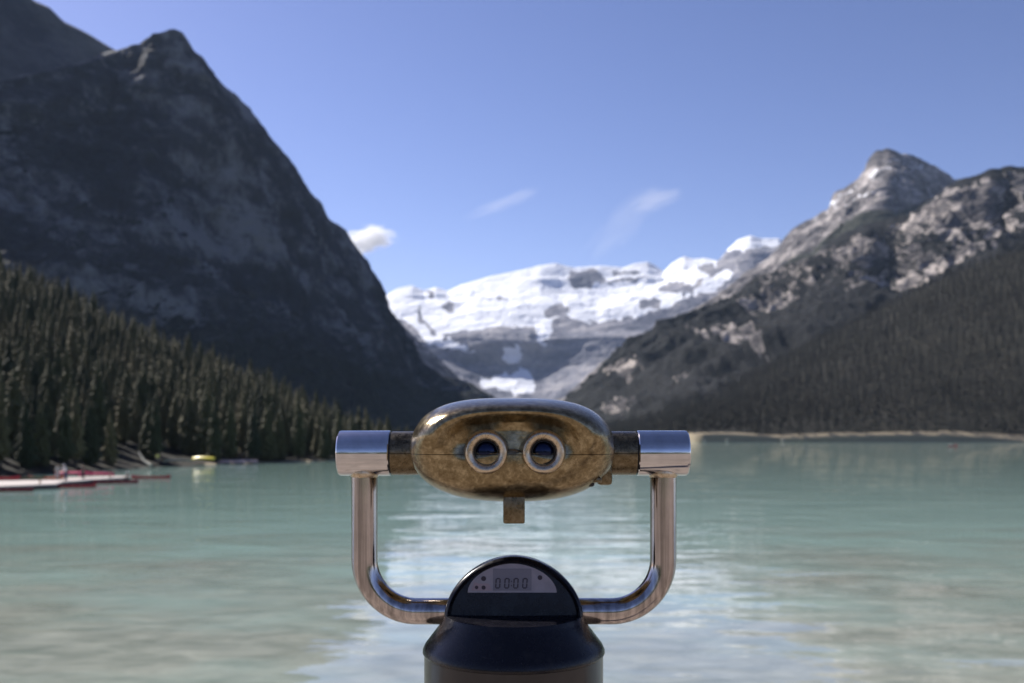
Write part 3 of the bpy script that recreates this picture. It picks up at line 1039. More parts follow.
def ring_pt(a, sx, sz, n, y, dz=0.0):
    c, s_ = math.cos(a), math.sin(a)
    e = 2.0 / n
    return Vector((hc.x + sp(c, e) * sx, y, hc.z + dz + sp(s_, e) * sz))


prof = []
# (scale x, scale z, exponent, y offset from widest section, vertical offset)
Yw = 1.175
front = []
nf = 44
for i in range(nf + 1):
    r = 0.04 + 0.96 * i / nf
    # convex rim
    if r > 0.66:
        t = (r - 0.66) / 0.34
        y = -0.070 * math.sqrt(max(0, 1 - t ** 2.4))
    else:
        y = -0.070
    dish = 0.013 * (1 - float(sstep(0.40, 0.80, r)))
    front.append((r, y + dish))
for r, y in front:
    ring = []
    for k in range(SEG):
        a = 2 * math.pi * k / SEG
        up = math.sin(a)
        n = 2.1 + (0.62 if up > 0 else 0.22) * r * abs(up) + 0.1 * r
        rr = r
        inner = 1 - float(sstep(0.60, 0.95, r))
        # brow stands further out than the chin
        ylow = -0.068 * math.sqrt(max(0, 1 - max(0, (r - 0.20) / 0.80) ** 2.2)) + 0.003
        wu = float(sstep(-0.45, 0.35, up))
        y_ = y * wu + ylow * (1 - wu)
        yy = y_ - 0.010 * max(0, up) ** 0.7 * float(sstep(0.55, 0.74, r)) * (1 - float(sstep(0.80, 1.0, r)))
        sx = HW * (rr ** 0.92)
        sz = HH * (rr ** (1.10 if up > 0 else 1.0))
        # nose bridge between the eyepieces
        p = ring_pt(a, sx, sz, n, Yw + yy)
        br2 = math.exp(-((p.x - hc.x) / 0.012) ** 2 - ((p.z - hc.z + 0.012) / 0.030) ** 2)
        p.y -= 0.004 * br2 * inner
        ring.append(bm.verts.new(p))
    rings.append(ring)
for (s1, s2, y) in [(1.0, 1.0, 0.02), (0.995, 0.995, 0.05), (0.98, 0.985, 0.09), (0.955, 0.96, 0.13), (0.92, 0.93, 0.165), (0.87, 0.88, 0.19), (0.80, 0.80, 0.205), (0.70, 0.68, 0.212), (0.4, 0.4, 0.214), (0.05, 0.05, 0.214)]:
    rings.append([bm.verts.new(ring_pt(2 * math.pi * k / SEG, HW * s1, HH * s2, 2.2 + (0.62 if k < SEG / 2 else 0.22) * abs(math.sin(2 * math.pi * k / SEG)), Yw + y)) for k in range(SEG)])
for a, b in zip(rings[:-1], rings[1:]):
    for k in range(SEG):
        j = (k + 1) % SEG
        bm.faces.new((a[k], a[j], b[j], b[k]))
bm.faces.new(rings[0])
bm.faces.new(rings[-1])
seam_z = P(0, 453.5, 1.175)[2]
head = part('head', bm, m_bronze, origin=(hc.x, Yw, seam_z), angle=70)

# eyepieces
ez = P(0, 452.3, 1.105)[2]
for px in (486.2, 543.6):
    ex = P(px, 0, 1.105)[0]
    q = 1.105 / F
    bm = bmesh.new()
    R = 21.2 * q
    prof = [(R * 1.13, 0.046), (R * 1.12, 0.010), (R * 1.08, 0.000), (R * 1.02, -0.006), (R * 0.99, -0.0085), (R * 0.95, -0.0100), (R * 0.89, -0.0108), (R * 0.82, -0.0108), (R * 0.75, -0.0102), (R * 0.68, -0.0090), (R * 0.62, -0.0074), (R * 0.585, -0.0055), (R * 0.575, 0.012)]
    add_lathe(bm, prof, (ex, 1.115, ez), 'Y', 72)
    e = part('eyepiece', bm, m_bronze_rim, origin=(ex, 1.115, ez), angle=50)
    bm = bmesh.new()
    add_lathe(bm, [(R * 0.575, 0.0015), (R * 0.570, -0.0015), (R * 0.51, -0.0020), (R * 0.50, 0.002)], (ex, 1.1125, ez), 'Y', 60)
    part('lens_ring', bm, m_void, e, origin=(ex, 1.119, ez))
    bm = bmesh.new()
    lp = [(R * 0.52 * math.sin(t), 0.0035 - 0.0055 * math.cos(t)) for t in np.linspace(0.02, 1.57, 12)]
    rg = add_lathe(bm, lp, (ex, 1.113, ez), 'Y', 48)
    bm.faces.new(rg[0])
    m, nt, b = new_mat('coated_lens')
    b.inputs['Base Color'].default_value = (0.004, 0.006, 0.020, 1)
    b.inputs['Roughness'].default_value = 0.03
    b.inputs['IOR'].default_value = 1.5
    b.inputs['Specular Tint'].default_value = (0.45, 0.55, 1.0, 1)
    part('lens', bm, m, e, origin=(ex, 1.1185, ez))

# turning knob below the head
bm = bmesh.new()
kx, kz = P(514, 0, 1.15)[0], P(0, 508, 1.15)[2]
add_box(bm, (kx, 1.155, kz), (21.5 * 1.15 / F, 0.030, 30 * 1.15 / F), bevel=0.002)
part('focus_knob', bm, m_bronze_dark, angle=30)
bm = bmesh.new()
add_box(bm, P(603.5, 471, 1.195), (15 * 1.19 / F, 0.040, 27 * 1.19 / F), bevel=0.004)
part('hinge_block', bm, m_bronze_dark, head, angle=30)
# coin return latch on the lower right of the head
bm = bmesh.new()
add_box(bm, P(586, 479.6, 1.163), (30 * 1.15 / F, 0.030, 4.5 * 1.15 / F), bevel=0.0012)
add_box(bm, P(572.5, 484.5, 1.158), (4 * 1.15 / F, 0.026, 7 * 1.15 / F), bevel=0.001)
part('latch_frame', bm, m_bronze_dark, head, angle=30)
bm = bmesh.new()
add_box(bm, P(584, 483.6, 1.164), (20 * 1.15 / F, 0.026, 5.5 * 1.15 / F), bevel=0.003)  # solid black block stands in for the shade inside the slot
part('latch_pocket_shade', bm, m_void, head, angle=30)
bm = bmesh.new()
add_box(bm, P(585, 483.6, 1.150), (10 * 1.15 / F, 0.003, 2.2 * 1.15 / F), bevel=0.0008)
part('latch_button', bm, m_chrome, head, angle=30)

# arms, grips and bent handles
q = YG / F
az_ = P(0, 453.2, YG)[2]
for side, (xa, xg, xe, ht) in enumerate([(414, 391.2, 338.9, 364.6), (611, 636.2, 687.4, 663.2)]):
    sgn = -1 if side == 0 else 1
    X = lambda p: P(p, 0, YG)[0]
    bm = bmesh.new()
    R = 21.8 * q
    add_lathe(bm, [(R * 0.9, X(xa) - sgn * 0.03), (R * 1.0, X(xa)), (R, X(xg) - sgn * 0.0012), (R * 0.9, X(xg) - sgn * 0.0008)], (0, YG, az_), 'X', 72, closed=True)
    part('arm', bm, m_bronze_dark, origin=(0, YG, az_), angle=35)
    bm = bmesh.new()
    add_lathe(bm, [(R * 0.93, X(xg) - sgn * 0.002), (R * 0.93, X(xg) + sgn * 0.002)], (0, YG, az_), 'X', 64, closed=True)
    part('seal', bm, m_seal, origin=(X(xg), YG, az_), angle=35)
    R = 22.7 * q
    bm = bmesh.new()
    L0, L1 = X(xg) + sgn * 0.0008, X(xe)
    add_lathe(bm, [(R * 0.8, L0), (R * 0.97, L0), (R, L0 + sgn * 0.0012), (R, L1 - sgn * 0.004), (R * 0.985, L1 - sgn * 0.0018), (R * 0.94, L1 - sgn * 0.0003), (R * 0.88, L1), (R * 0.05, L1 + sgn * 0.0002)], (0, YG, az_), 'X', 96, closed=True)
    gr = part('grip', bm, m_chrome, origin=((L0 + L1) / 2, YG, az_), angle=25)
    # bent tube
    rt = 13.1 * q
    xv, zt, zb = X(ht), az_ - R * 0.93, P(0, 611.2, YG)[2]
    rb = 52 * q
    pts = [(xv, YG, zt + 0.006), (xv, YG, zt - 0.03)]
    cxx, czz = xv - sgn * rb, zb + rb
    for t in np.linspace(0, math.pi / 2, 22):
        pts.append((cxx + sgn * rb * math.cos(t), YG, czz - rb * math.sin(t)))
    pts.append((X(512 + sgn * 58), YG, zb))
    bm = bmesh.new()
    add_tube(bm, pts, rt, seg=40)
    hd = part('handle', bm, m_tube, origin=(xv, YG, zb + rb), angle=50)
    bm = bmesh.new()
    r0 = []
    for k in range(48):
        a = 2 * math.pi * k / 48
        r0.append(a)
    prof = [(rt * 1.00, -0.0035), (rt * 1.10, -0.0015), (rt * 1.13, 0.0015), (rt * 1.08, 0.0065)]
    rr = add_lathe(bm, prof, (xv, YG, zt), 'Z', 48)
    for ring in rr:
        for v in ring:
            d = vnoise(np.array([v.co.x * 400]), np.array([v.co.y * 400]), np.array([v.co.z * 400]), 2)[0]
            v.co.z += d * 0.0009
    part('weld', bm, m_bronze_rim, hd, origin=(xv, YG, zt), angle=60)

# pedestal head: collar, sloping shoulder, hood with the little display
BX, BY = P(513.7, 0, 1.22)[0], 1.22
z1 = P(0, 649.5, BY)[2]
z0 = P(0, 613.0, BY)[2]
R1, R0 = 91.0 / F * BY * 0.995, 69.8 / F * BY * 0.995
bm = bmesh.new()
add_lathe(bm, [(R0 * 0.2, z0 - 0.0012), (R0 * 0.93, z0 - 0.0004), (R0 * 0.985, z0 - 0.0012), (R0, z0 - 0.004), (R0 * 1.02, z0 - 0.009), (R1 * 0.975, z1 + 0.008), (R1, z1 + 0.002), (R1 * 1.003, z1 - 0.001), (R1 * 0.99, z1 - 0.004), (R1 * 0.9, z1 - 0.005)], (BX, BY, 0), 'Z', 128, closed=True)
part('shoulder', bm, m_black, origin=(BX, BY, z1), angle=30)
bm = bmesh.new()
add_lathe(bm, [(R1 * 0.9, z1 - 0.0035), (R1 * 0.985, z1 - 0.0045), (R1 * 0.985, GZ + 0.03)], (BX, BY, 0), 'Z', 128, closed=True)
part('pedestal', bm, m_brown, origin=(BX, BY, GZ), angle=30)
bm = bmesh.new()
add_lathe(bm, [(R1 * 0.9, GZ + 0.032), (R1 * 1.5, GZ + 0.030), (R1 * 1.62, GZ + 0.022), (R1 * 1.64, GZ + 0.001)], (BX, BY, 0), 'Z', 96, closed=True)
fl = part('base_flange', bm, m_black, origin=(BX, BY, GZ), angle=30)
for k in range(6):
    a = k * math.pi / 3 + 0.3
    bm = bmesh.new()
    add_lathe(bm, [(0.011, 0), (0.011, 0.008), (0.008, 0.010)], (BX + math.cos(a) * R1 * 1.32, BY + math.sin(a) * R1 * 1.32, GZ + 0.0295), 'Z', 6, closed=True)
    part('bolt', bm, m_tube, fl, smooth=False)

# hood: half-elliptic vault, sloping front
Aw = 69.0 / F * 1.215
top_z = P(0, 553.0, 1.235)[2]
Hh = top_z - z0
lean = 0.05
nA = 56


def arch(sx, sz, yoff, zoff=0.0, y_base=1.205, ex=1.85):
    out = []
    for k in range(nA + 1):
        a = math.pi * k / nA
        x = BX + sp(math.cos(a), 2 / ex) * Aw * sx
        zz = z0 - 0.002 + zoff + sp(math.sin(a), 2 / ex) * Hh * sz
        out.append((x, y_base + yoff + (zz - z0) * lean * 3.2, zz))
    return out


def loft(bm, arcs, close_last=True):
    rs = [[bm.verts.new(p) for p in a] for a in arcs]
    for a, b in zip(rs[:-1], rs[1:]):
        for k in range(len(a) - 1):
            bm.faces.new((a[k], a[k + 1], b[k + 1], b[k]))
    if close_last:
        bm.faces.new(rs[-1])
    return rs


bm = bmesh.new()
loft(bm, [arch(0.905, 0.885, 0.0045), arch(0.915, 0.895, 0.0), arch(0.955, 0.955, -0.0035), arch(0.985, 0.985, -0.002), arch(1.0, 1.0, 0.002), arch(1.0, 1.0, 0.012), arch(0.99, 0.98, 0.03), arch(0.95, 0.93, 0.047), arch(0.86, 0.82, 0.060), arch(0.65, 0.6, 0.069), arch(0.3, 0.3, 0.072)])
hood = part('display_hood', bm, m_black, origin=(BX, 1.22, z0), angle=50)
bm = bmesh.new()
vs = [bm.verts.new(p) for p in arch(0.912, 0.892, 0.0035)]
bm.faces.new(vs)
part('front_panel', bm, m_black, hood, origin=(BX, 1.22, z0), smooth=False)
# display: segment of the arch above a level line
m, nt, b = new_mat('display_backing')
f = noise_tex(nt, obj_co(nt), 60.0, 4)
nt.links.new(ramp(nt, f, [(0.3, (0.22, 0.18, 0.18)), (0.7, (0.31, 0.255, 0.25))]), b.inputs['Base Color'])
b.inputs['Roughness'].default_value = 0.35
b.inputs['Coat Weight'].default_value = 0.7
b.inputs['Coat Roughness'].default_value = 0.05


def on_panel(px, py, lift=0.0):
    """a spot on the sloping front panel"""
    y = 1.205 + 0.0035
    for _ in range(12):
        z = CZ - (py - HY) / F * y
        y = 1.205 + 0.0035 + (z - z0) * lean * 3.2 - lift
    return ((px - CX) / F * y, y, CZ - (py - HY) / F * y)


bm = bmesh.new()
dp = []
for k in range(41):
    a = math.pi * k / 40
    dp.append((512.2 + sp(math.cos(a), 1.08) * 44.5, 592.6 - sp(math.sin(a), 1.08) * 29.0))
bot = [bm.verts.new(on_panel(x, y, 0.0010)) for x, y in dp]
bm.faces.new(bot)
part('display', bm, m, hood, origin=(BX, 1.22, z0), smooth=False)
m_ink = simple_mat('display_ink', (0.035, 0.02, 0.028), 0.5)
# darker lcd field
bm = bmesh.new()
bm.faces.new([bm.verts.new(on_panel(x, y, 0.0014)) for x, y in ((493, 590.6), (531.5, 590.6), (531.5, 568.6), (493, 568.6))])
part('lcd_field', bm, simple_mat('lcd_grey', (0.165, 0.132, 0.132), 0.3, coat=0.6), hood, smooth=False)
SEGS = {'0': 'abcdef'}


def seg_digit(bm, x, y, w_, h, th, which, slant=0.6):
    L = {'a': (x, y, x + w_, y), 'g': (x, y + h / 2, x + w_, y + h / 2), 'd': (x, y + h, x + w_, y + h), 'f': (x, y, x, y + h / 2), 'e': (x, y + h / 2, x, y + h), 'b': (x + w_, y, x + w_, y + h / 2), 'c': (x + w_, y + h / 2, x + w_, y + h)}
    for s_ in which:
        xa, ya, xb, yb = L[s_]
        if xa == xb:
            q4 = [(xa - th / 2, ya + 0.35), (xa + th / 2, ya + 0.35), (xa + th / 2, yb - 0.35), (xa - th / 2, yb - 0.35)]
        else:
            q4 = [(xa + 0.35, ya - th / 2), (xb - 0.35, ya - th / 2), (xb - 0.35, ya + th / 2), (xa + 0.35, ya + th / 2)]
        bm.faces.new([bm.verts.new(on_panel(px_ + slant * (y + h - py_) / h, py_, 0.0019)) for px_, py_ in q4])


for i, x in enumerate((495.6, 504.6, 513.6, 522.6)):
    bm = bmesh.new()
    seg_digit(bm, x, 578.6, 4.0, 9.4, 1.25, 'abcdef')
    part('digit', bm, m_ink, hood, smooth=False)
bm = bmesh.new()
for y in (581.4, 585.6):
    bm.faces.new([bm.verts.new(on_panel(a, b_, 0.0019)) for a, b_ in ((510.8, y - .6), (511.9, y - .6), (511.9, y + .6), (510.8, y + .6))])
part('colon', bm, m_ink, hood, smooth=False)


def spot_disc(bm, px, py, r):
    bm.faces.new([bm.verts.new(on_panel(px + r * math.cos(t), py + r * math.sin(t), 0.0017)) for t in np.linspace(0, 2 * math.pi, 20, endpoint=False)])


for (px, py, r) in ((483.6, 578.6, 2.5), (476.6, 587.4, 1.8), (483.6, 587.6, 2.1), (540.0, 577.6, 2.4)):
    bm = bmesh.new()
    spot_disc(bm, px, py, r)
    part('status_dot', bm, m_ink, hood, smooth=False)
bm = bmesh.new()
bm.faces.new([bm.verts.new(on_panel(x, y, 0.0015)) for x, y in ((471, 590.6), (474.5, 582.0), (479, 583.5), (489, 583.5), (492, 590.6))])
part('warm_mark', bm, simple_mat('pink_print', (0.34, 0.23, 0.22), 0.4, coat=0.6), hood, smooth=False)

# ------------------------------------------------------------------ canoe dock, canoes, people
def plastic(name, col):
    return simple_mat(name, col, 0.35, 0.0, 0.15, 2.0, 0.0, coat=0.2)


CANOE = {
    'red': plastic('red_hull', (0.42, 0.030, 0.028)),
    'dark red': plastic('dark_red_hull', (0.22, 0.015, 0.018)),
    'crimson': plastic('crimson_hull', (0.55, 0.035, 0.085)),
    'orange': plastic('orange_hull', (0.60, 0.16, 0.07)),
    'green': plastic('green_hull', (0.10, 0.12, 0.05)),
    'yellow': plastic('yellow_hull', (0.85, 0.70, 0.07)),
    'pale pink': plastic('pale_pink_hull', (0.55, 0.40, 0.37)),
    'olive': plastic('olive_hull', (0.22, 0.21, 0.12)),
}
m_inside = simple_mat('canoe_lining', (0.62, 0.52, 0.47), 0.5, scale=3)
m_ash = simple_mat('ash_wood', (0.42, 0.30, 0.17), 0.5, scale=6)


def canoe_mesh(L=4.9, W=0.88, D=0.36, kay=False):
    """open hull: outside, inside and rim"""
    bm = bmesh.new()
    ns, nr = 25, 12
    outer, inner = [], []
    for i in range(ns):
        t = -1 + 2 * i / (ns - 1)
        w_ = W / 2 * (1 - abs(t) ** 2.3) ** 0.75 + 0.012
        sheer = D + 0.22 * abs(t) ** 3.2
        keel = 0.09 * abs(t) ** 5 if not kay else 0.14 * abs(t) ** 4
        for lst, dw, dk in ((outer, 0, 0), (inner, 0.015, 0.02)):
            ring = []
            for k in range(nr + 1):
                a = math.pi * k / nr
                y = -math.cos(a) * max(0.004, w_ - dw)
                z = keel + dk + (sheer - keel - dk) * (1 - math.sin(a) ** 0.7)
                ring.append(bm.verts.new((t * (L / 2 - dw), y, z)))
            lst.append(ring)
    for lst, flip in ((outer, 0), (inner, 1)):
        for a, b in zip(lst[:-1], lst[1:]):
            for k in range(nr):
                f = bm.faces.new((a[k], b[k], b[k + 1], a[k + 1]) if flip else (a[k], a[k + 1], b[k + 1], b[k]))
                f.material_index = flip
    for a, b, c, d in zip(outer[:-1], outer[1:], inner[1:], inner[:-1]):
        for k in (0, nr):
            bm.faces.new((a[k], b[k], c[k], d[k]))
    me = bpy.data.meshes.new('hull')
    bm.to_mesh(me)
    bm.free()
    for p in me.polygons:
        p.use_smooth = True
    return me


hull0 = canoe_mesh()


def canoe(px, Y, z, rz, colr, label, over=False, tilt=0.0, scale=1.0, group=None, cat='canoe', name='canoe'):
    x = (px - CX) / F * Y
    e = empty(name, (x, Y, z), rz)
    if over:
        e.rotation_euler = (math.pi + tilt, 0, rz)
        e.location.z += 0.5 * scale
    else:
        e.rotation_euler = (tilt, 0, rz)
    e.scale = (scale,) * 3
    me = hull0.copy()
    me.materials.clear()
    me.materials.append(CANOE[colr])
    me.materials.append(m_inside)
    o = bpy.data.objects.new('hull', me)
    COL.objects.link(o)
    o.parent = e
    for sx in (-1.55, 1.45):
        bm = bmesh.new()
        add_box(bm, (sx, 0, 0.31), (0.24, 0.52, 0.03), bevel=0.006)
        s_ = bm_obj('seat', bm, m_ash, e, smooth=False)
    for sx in (-0.9, 0.0, 0.9):
        bm = bmesh.new()
        add_box(bm, (sx, 0, 0.355), (0.06, 0.80, 0.025), bevel=0.005)
        bm_obj('thwart', bm, m_ash, e, smooth=False)
    tag(e, label, cat, group)
    return e


# floating deck following the shore
def gp(px, Y):
    return ((px - CX) / F * Y, Y)


deck_out = [gp(-120, 92), gp(-40, 98), gp(56, 105.5), gp(62, 110), gp(100, 117), gp(128, 121.5), gp(131, 125), gp(96, 124), gp(50, 119), gp(0, 115), gp(-120, 107)]
m, nt, b = new_mat('deck_boards')
pos = geo_pos(nt)
pl = noise_tex(nt, mapping(nt, pos, (0.15, 6.0, 1), rot=(0, 0, -0.2)), 1.0, 3, 0.6)
nt.links.new(ramp(nt, pl, [(0.3, (0.33, 0.28, 0.25)), (0.7, (0.52, 0.465, 0.425))]), b.inputs['Base Color'])
b.inputs['Roughness'].default_value = 0.8
dock = empty('dock', (gp(0, 108)[0], 108, 0))
tag(dock, 'long pale floating dock with canoes beside the wooded shore', 'dock')


def prism(bm, out, za, zb):
    lo = [bm.verts.new((x, y, za)) for x, y in out]
    hi = [bm.verts.new((x, y, zb)) for x, y in out]
    bm.faces.new(hi)
    bm.faces.new(list(reversed(lo)))
    n = len(out)
    for i in range(n):
        j = (i + 1) % n
        bm.faces.new((lo[i], lo[j], hi[j], hi[i]))


bm = bmesh.new()
prism(bm, deck_out, 0.34, 0.50)
part('deck', bm, m, dock, smooth=False)
bm = bmesh.new()
cxm = sum(p[0] for p in deck_out) / len(deck_out)
cym = sum(p[1] for p in deck_out) / len(deck_out)
prism(bm, [(cxm + (x - cxm) * 0.985, cym + (y - cym) * 0.97) for x, y in deck_out], -0.3, 0.338)
part('float', bm, simple_mat('float_dark', (0.06, 0.03, 0.03), 0.7), dock, smooth=False)
for px, Y in ((-90, 95.5), (-20, 100.5), (40, 105.8), (110, 120)):
    bm = bmesh.new()
    x, y = gp(px, Y)
    add_lathe(bm, [(0.09, 0.5), (0.09, 1.0), (0.05, 1.05)], (x, y, 0), 'Z', 14, closed=True)
    part('mooring_post', bm, m_ash, dock, angle=40)

DK = 0.502
canoe(-2, 113.5, DK, 0.05, 'red', 'red canoe lying on the pale dock just left of the green canoe')
canoe(24, 114.5, DK, 0.12, 'green', 'olive green canoe lying on the pale dock between a red and an orange canoe')
canoe(46, 115.0, DK + 0.02, 0.0, 'orange', 'orange canoe on the pale dock beside the standing people', scale=0.85)
canoe(74, 118.5, DK + 0.35, 0.06, 'crimson', 'crimson canoe upside down on the dock between the people', over=True, scale=0.9)
canoe(96, 121.5, DK + 0.15, 0.15, 'crimson', 'crimson canoe upside down at the far end of the dock', over=True, scale=0.85)
canoe(-60, 94.2, -0.10, 0.06, 'dark red', 'dark red canoe moored to the dock, nearest of those in the water')
canoe(8, 100.6, -0.10, 0.10, 'dark red', 'dark red canoe floating against the front edge of the pale dock')
canoe(72, 107.5, -0.10, 0.20, 'red', 'red canoe with a pale inside moored past the dock corner')
c_man = canoe(116, 116.0, -0.10, 0.30, 'dark red', 'dark red canoe with a paddler in a white hat')
canoe(151, 129.0, -0.10, 0.10, 'red', 'bright red canoe floating alone off the end of the dock')
canoe(204, 180.0, 1.0, -0.35, 'yellow', 'yellow canoe pulled up on the bank under the trees', over=True, tilt=-0.5)
canoe(178, 174.0, 0.75, 0.35, 'olive', 'olive canoe lying in shade on the bank under the trees', over=True)
canoe(232, 186.2, 0.25, 0.15, 'pale pink', 'pale pink canoe upturned on the shore past the yellow canoe', over=True)
canoe(246, 190.2, 0.25, 0.10, 'pale pink', 'second pale pink canoe upturned farther along the shore', over=True, scale=0.9)
c_far = canoe(953, 410, -0.10, 0.35, 'red', 'small red canoe with two paddlers off the far tan shore')

m_skin = simple_mat('skin', (0.45, 0.27, 0.19), 0.5, scale=20)


def skin_mesh(name, chains, sub=1):
    """grow one continuous surface over joints: list of (verts, edges, radii)"""
    verts, edges, rad = chains
    me = bpy.data.meshes.new(name)
    me.from_pydata(verts, edges, [])
    o = bpy.data.objects.new(name, me)
    COL.objects.link(o)
    md = o.modifiers.new('s', 'SKIN')
    md.use_smooth_shade = True
    sv = me.skin_vertices[0].data if me.skin_vertices else None
    if sv is None:
        bm = bmesh.new()
        bm.from_mesh(me)
        bm.verts.layers.skin.verify()
        bm.to_mesh(me)
        bm.free()
        sv = me.skin_vertices[0].data
    for i, r in enumerate(rad):
        sv[i].radius = r if isinstance(r, tuple) else (r, r)
        sv[i].use_root = (i == 0)
    o.modifiers.new('u', 'SUBSURF').levels = sub
    dg = bpy.context.evaluated_depsgraph_get()
    res = bpy.data.meshes.new_from_object(o.evaluated_get(dg))
    bpy.data.objects.remove(o)
    res.name = name
    for p in res.polygons:
        p.use_smooth = True
    return res


def person(x, y, z, rz, label, shirt, trousers, hat=None, sit=False, lean=0.0, arms='down', scale=1.0):
    e = empty('person', (x, y, z), rz)
    e.scale = (scale,) * 3
    tag(e, label, 'person')
    # faces -Y; metres
    dz = -0.62 if sit else 0.0
    ly = -lean
    hip = (0, 0, 0.93 + dz)
    V = [hip, (0, ly * 0.3, 1.10 + dz), (0, ly * 0.7, 1.30 + dz), (0, ly, 1.44 + dz), (0, ly * 1.1 - 0.01, 1.52 + dz), (0, ly * 1.2 - 0.02, 1.62 + dz), (0, ly * 1.2 - 0.01, 1.71 + dz)]
    R = [(0.15, 0.11), (0.13, 0.095), (0.16, 0.11), (0.10, 0.08), (0.052, 0.055), (0.078, 0.092), (0.06, 0.075)]
    E = [(0, 1), (1, 2), (2, 3), (3, 4), (4, 5), (5, 6)]
    arm_ix, leg_ix, hands = [], [], []
    for s_ in (-1, 1):
        sh = (s_ * 0.19, ly, 1.41 + dz)
        if arms == 'forward' or (arms == 'mixed' and s_ > 0):
            el, wr, ha = (s_ * 0.25, ly - 0.12, 1.16 + dz), (s_ * 0.20, ly - 0.36, 1.14 + dz), (s_ * 0.19, ly - 0.44, 1.13 + dz)
        else:
            el, wr, ha = (s_ * 0.25, ly + 0.03, 1.13 + dz), (s_ * 0.25, ly - 0.05, 0.88 + dz), (s_ * 0.245, ly - 0.07, 0.80 + dz)
        i = len(V)
        V += [sh, el, wr, ha]
        R += [0.062, 0.045, 0.032, (0.042, 0.022)]
        E += [(3, i), (i, i + 1), (i + 1, i + 2), (i + 2, i + 3)]
        arm_ix.append(i)
        hands.append((Vector(wr), Vector(ha), s_))
        j = len(V)
        if sit:
            V += [(s_ * 0.10, -0.03, 0.88 + dz), (s_ * 0.17, -0.44, 0.99 + dz), (s_ * 0.15, -0.62, 0.72 + dz), (s_ * 0.15, -0.74, 0.69 + dz)]
        else:
            V += [(s_ * 0.10, 0, 0.86), (s_ * 0.115, -0.02, 0.49), (s_ * 0.12, 0.02, 0.09), (s_ * 0.13, -0.14, 0.04)]
        R += [0.092, 0.062, 0.044, (0.045, 0.034)]
        E += [(0, j), (j, j + 1), (j + 1, j + 2), (j + 2, j + 3)]
        leg_ix.append(j)
    body = skin_mesh('body', (V, E, R))
    # hands: four fingers and a thumb, nose and ears, joined into the body mesh
    bm = bmesh.new()
    bm.from_mesh(body)
    for wr, ha, s_ in hands:
        d = (ha - wr).normalized()
        side = Vector((1, 0, 0)) if abs(d.z) > 0.5 else Vector((1, 0, 0))
        up = d.cross(side).normalized()
        for k, ln in enumerate((0.070, 0.080, 0.075, 0.058)):
            b0 = ha + side * (k - 1.5) * 0.019 - d * 0.01
            add_tube(bm, [b0, b0 + d * ln * 0.55 + up * 0.006, b0 + d * ln * 0.9 + up * 0.022], [0.0095, 0.0085, 0.006], seg=6)
        b0 = wr + d * 0.03 - side * s_ * 0.03
        add_tube(bm, [b0, b0 - side * s_ * 0.022 + d * 0.03, b0 - side * s_ * 0.026 + d * 0.055 + up * 0.01], [0.011, 0.010, 0.007], seg=6)
    hx = Vector((0, ly * 1.2 - 0.02, 1.62 + dz))
    for c_, s3 in (((0, -0.098, -0.005), (0.014, 0.018, 0.022)), ((-0.082, 0.01, 0), (0.010, 0.02, 0.03)), ((0.082, 0.01, 0), (0.010, 0.02, 0.03)), ((0, -0.092, -0.045), (0.024, 0.008, 0.006))):
        r = bmesh.ops.create_uvsphere(bm, u_segments=8, v_segments=6, radius=1.0)
        for v in r['verts']:
            v.co = Vector((v.co.x * s3[0], v.co.y * s3[1], v.co.z * s3[2])) + hx + Vector(c_)
    bm.to_mesh(body)
    bm.free()
    link_mesh('body', body, m_skin, e)
    # eyes
    for s_ in (-1, 1):
        bm = bmesh.new()
        r = bmesh.ops.create_uvsphere(bm, u_segments=8, v_segments=6, radius=0.009)
        for v in r['verts']:
            v.co += hx + Vector((s_ * 0.032, -0.086, 0.018))
        bm_obj('eye', bm, m_void, e)
    # shirt over the torso and upper arms
    a0, a1 = arm_ix
    ids = [0, 1, 2, 3, a0, a0 + 1, a1, a1 + 1]
    mp = {v: i for i, v in enumerate(ids)}
    grow = lambda r, g: (r[0] + g, r[1] + g) if isinstance(r, tuple) else r + g
    wv = [V[i] for i in ids]
    wv[3] = (wv[3][0], wv[3][1], wv[3][2] - 0.015)
    wm = skin_mesh('shirt', (wv, [(mp[a], mp[b_]) for a, b_ in E if a in mp and b_ in mp], [grow(R[i], 0.016) for i in ids]))
    link_mesh('shirt', wm, shirt, e)
    l0, l1 = leg_ix
    ids = [0, l0, l0 + 1, l0 + 2, l1, l1 + 1, l1 + 2]
    mp = {v: i for i, v in enumerate(ids)}
    wm = skin_mesh('trousers', ([V[i] for i in ids], [(mp[a], mp[b_]) for a, b_ in E if a in mp and b_ in mp], [grow(R[i], 0.019) for i in ids]))
    link_mesh('trousers', wm, trousers, e)
    for j in leg_ix:
        bm = bmesh.new()
        p0, p1 = Vector(V[j + 2]), Vector(V[j + 3])
        c_ = (p0 + p1) / 2
        add_box(bm, (c_.x, c_.y + 0.0, p1.z - 0.002), (0.10, 0.27, 0.085), bevel=0.03)
        bm_obj('shoe', bm, m_void, e)
    if hat:
        bm = bmesh.new()
        add_lathe(bm, [(0.16, 0.045), (0.155, 0.055), (0.10, 0.06), (0.095, 0.10), (0.085, 0.135), (0.05, 0.150), (0.004, 0.152)], tuple(hx), 'Z', 24, closed=True)
        bm_obj('hat', bm, hat, e)
    else:
        bm = bmesh.new()
        r = bmesh.ops.create_uvsphere(bm, u_segments=16, v_segments=10, radius=1.0)
        for v in r['verts']:
            k = v.co.copy()
            v.co = Vector((k.x * 0.092, k.y * 0.098 + 0.022, k.z * 0.088 + 0.060)) + hx
        bm_obj('hair', bm, simple_mat('dark_hair', (0.03, 0.02, 0.015), 0.6), e)
    return e


def cloth(name, c):
    return simple_mat(name, c, 0.85, scale=15)


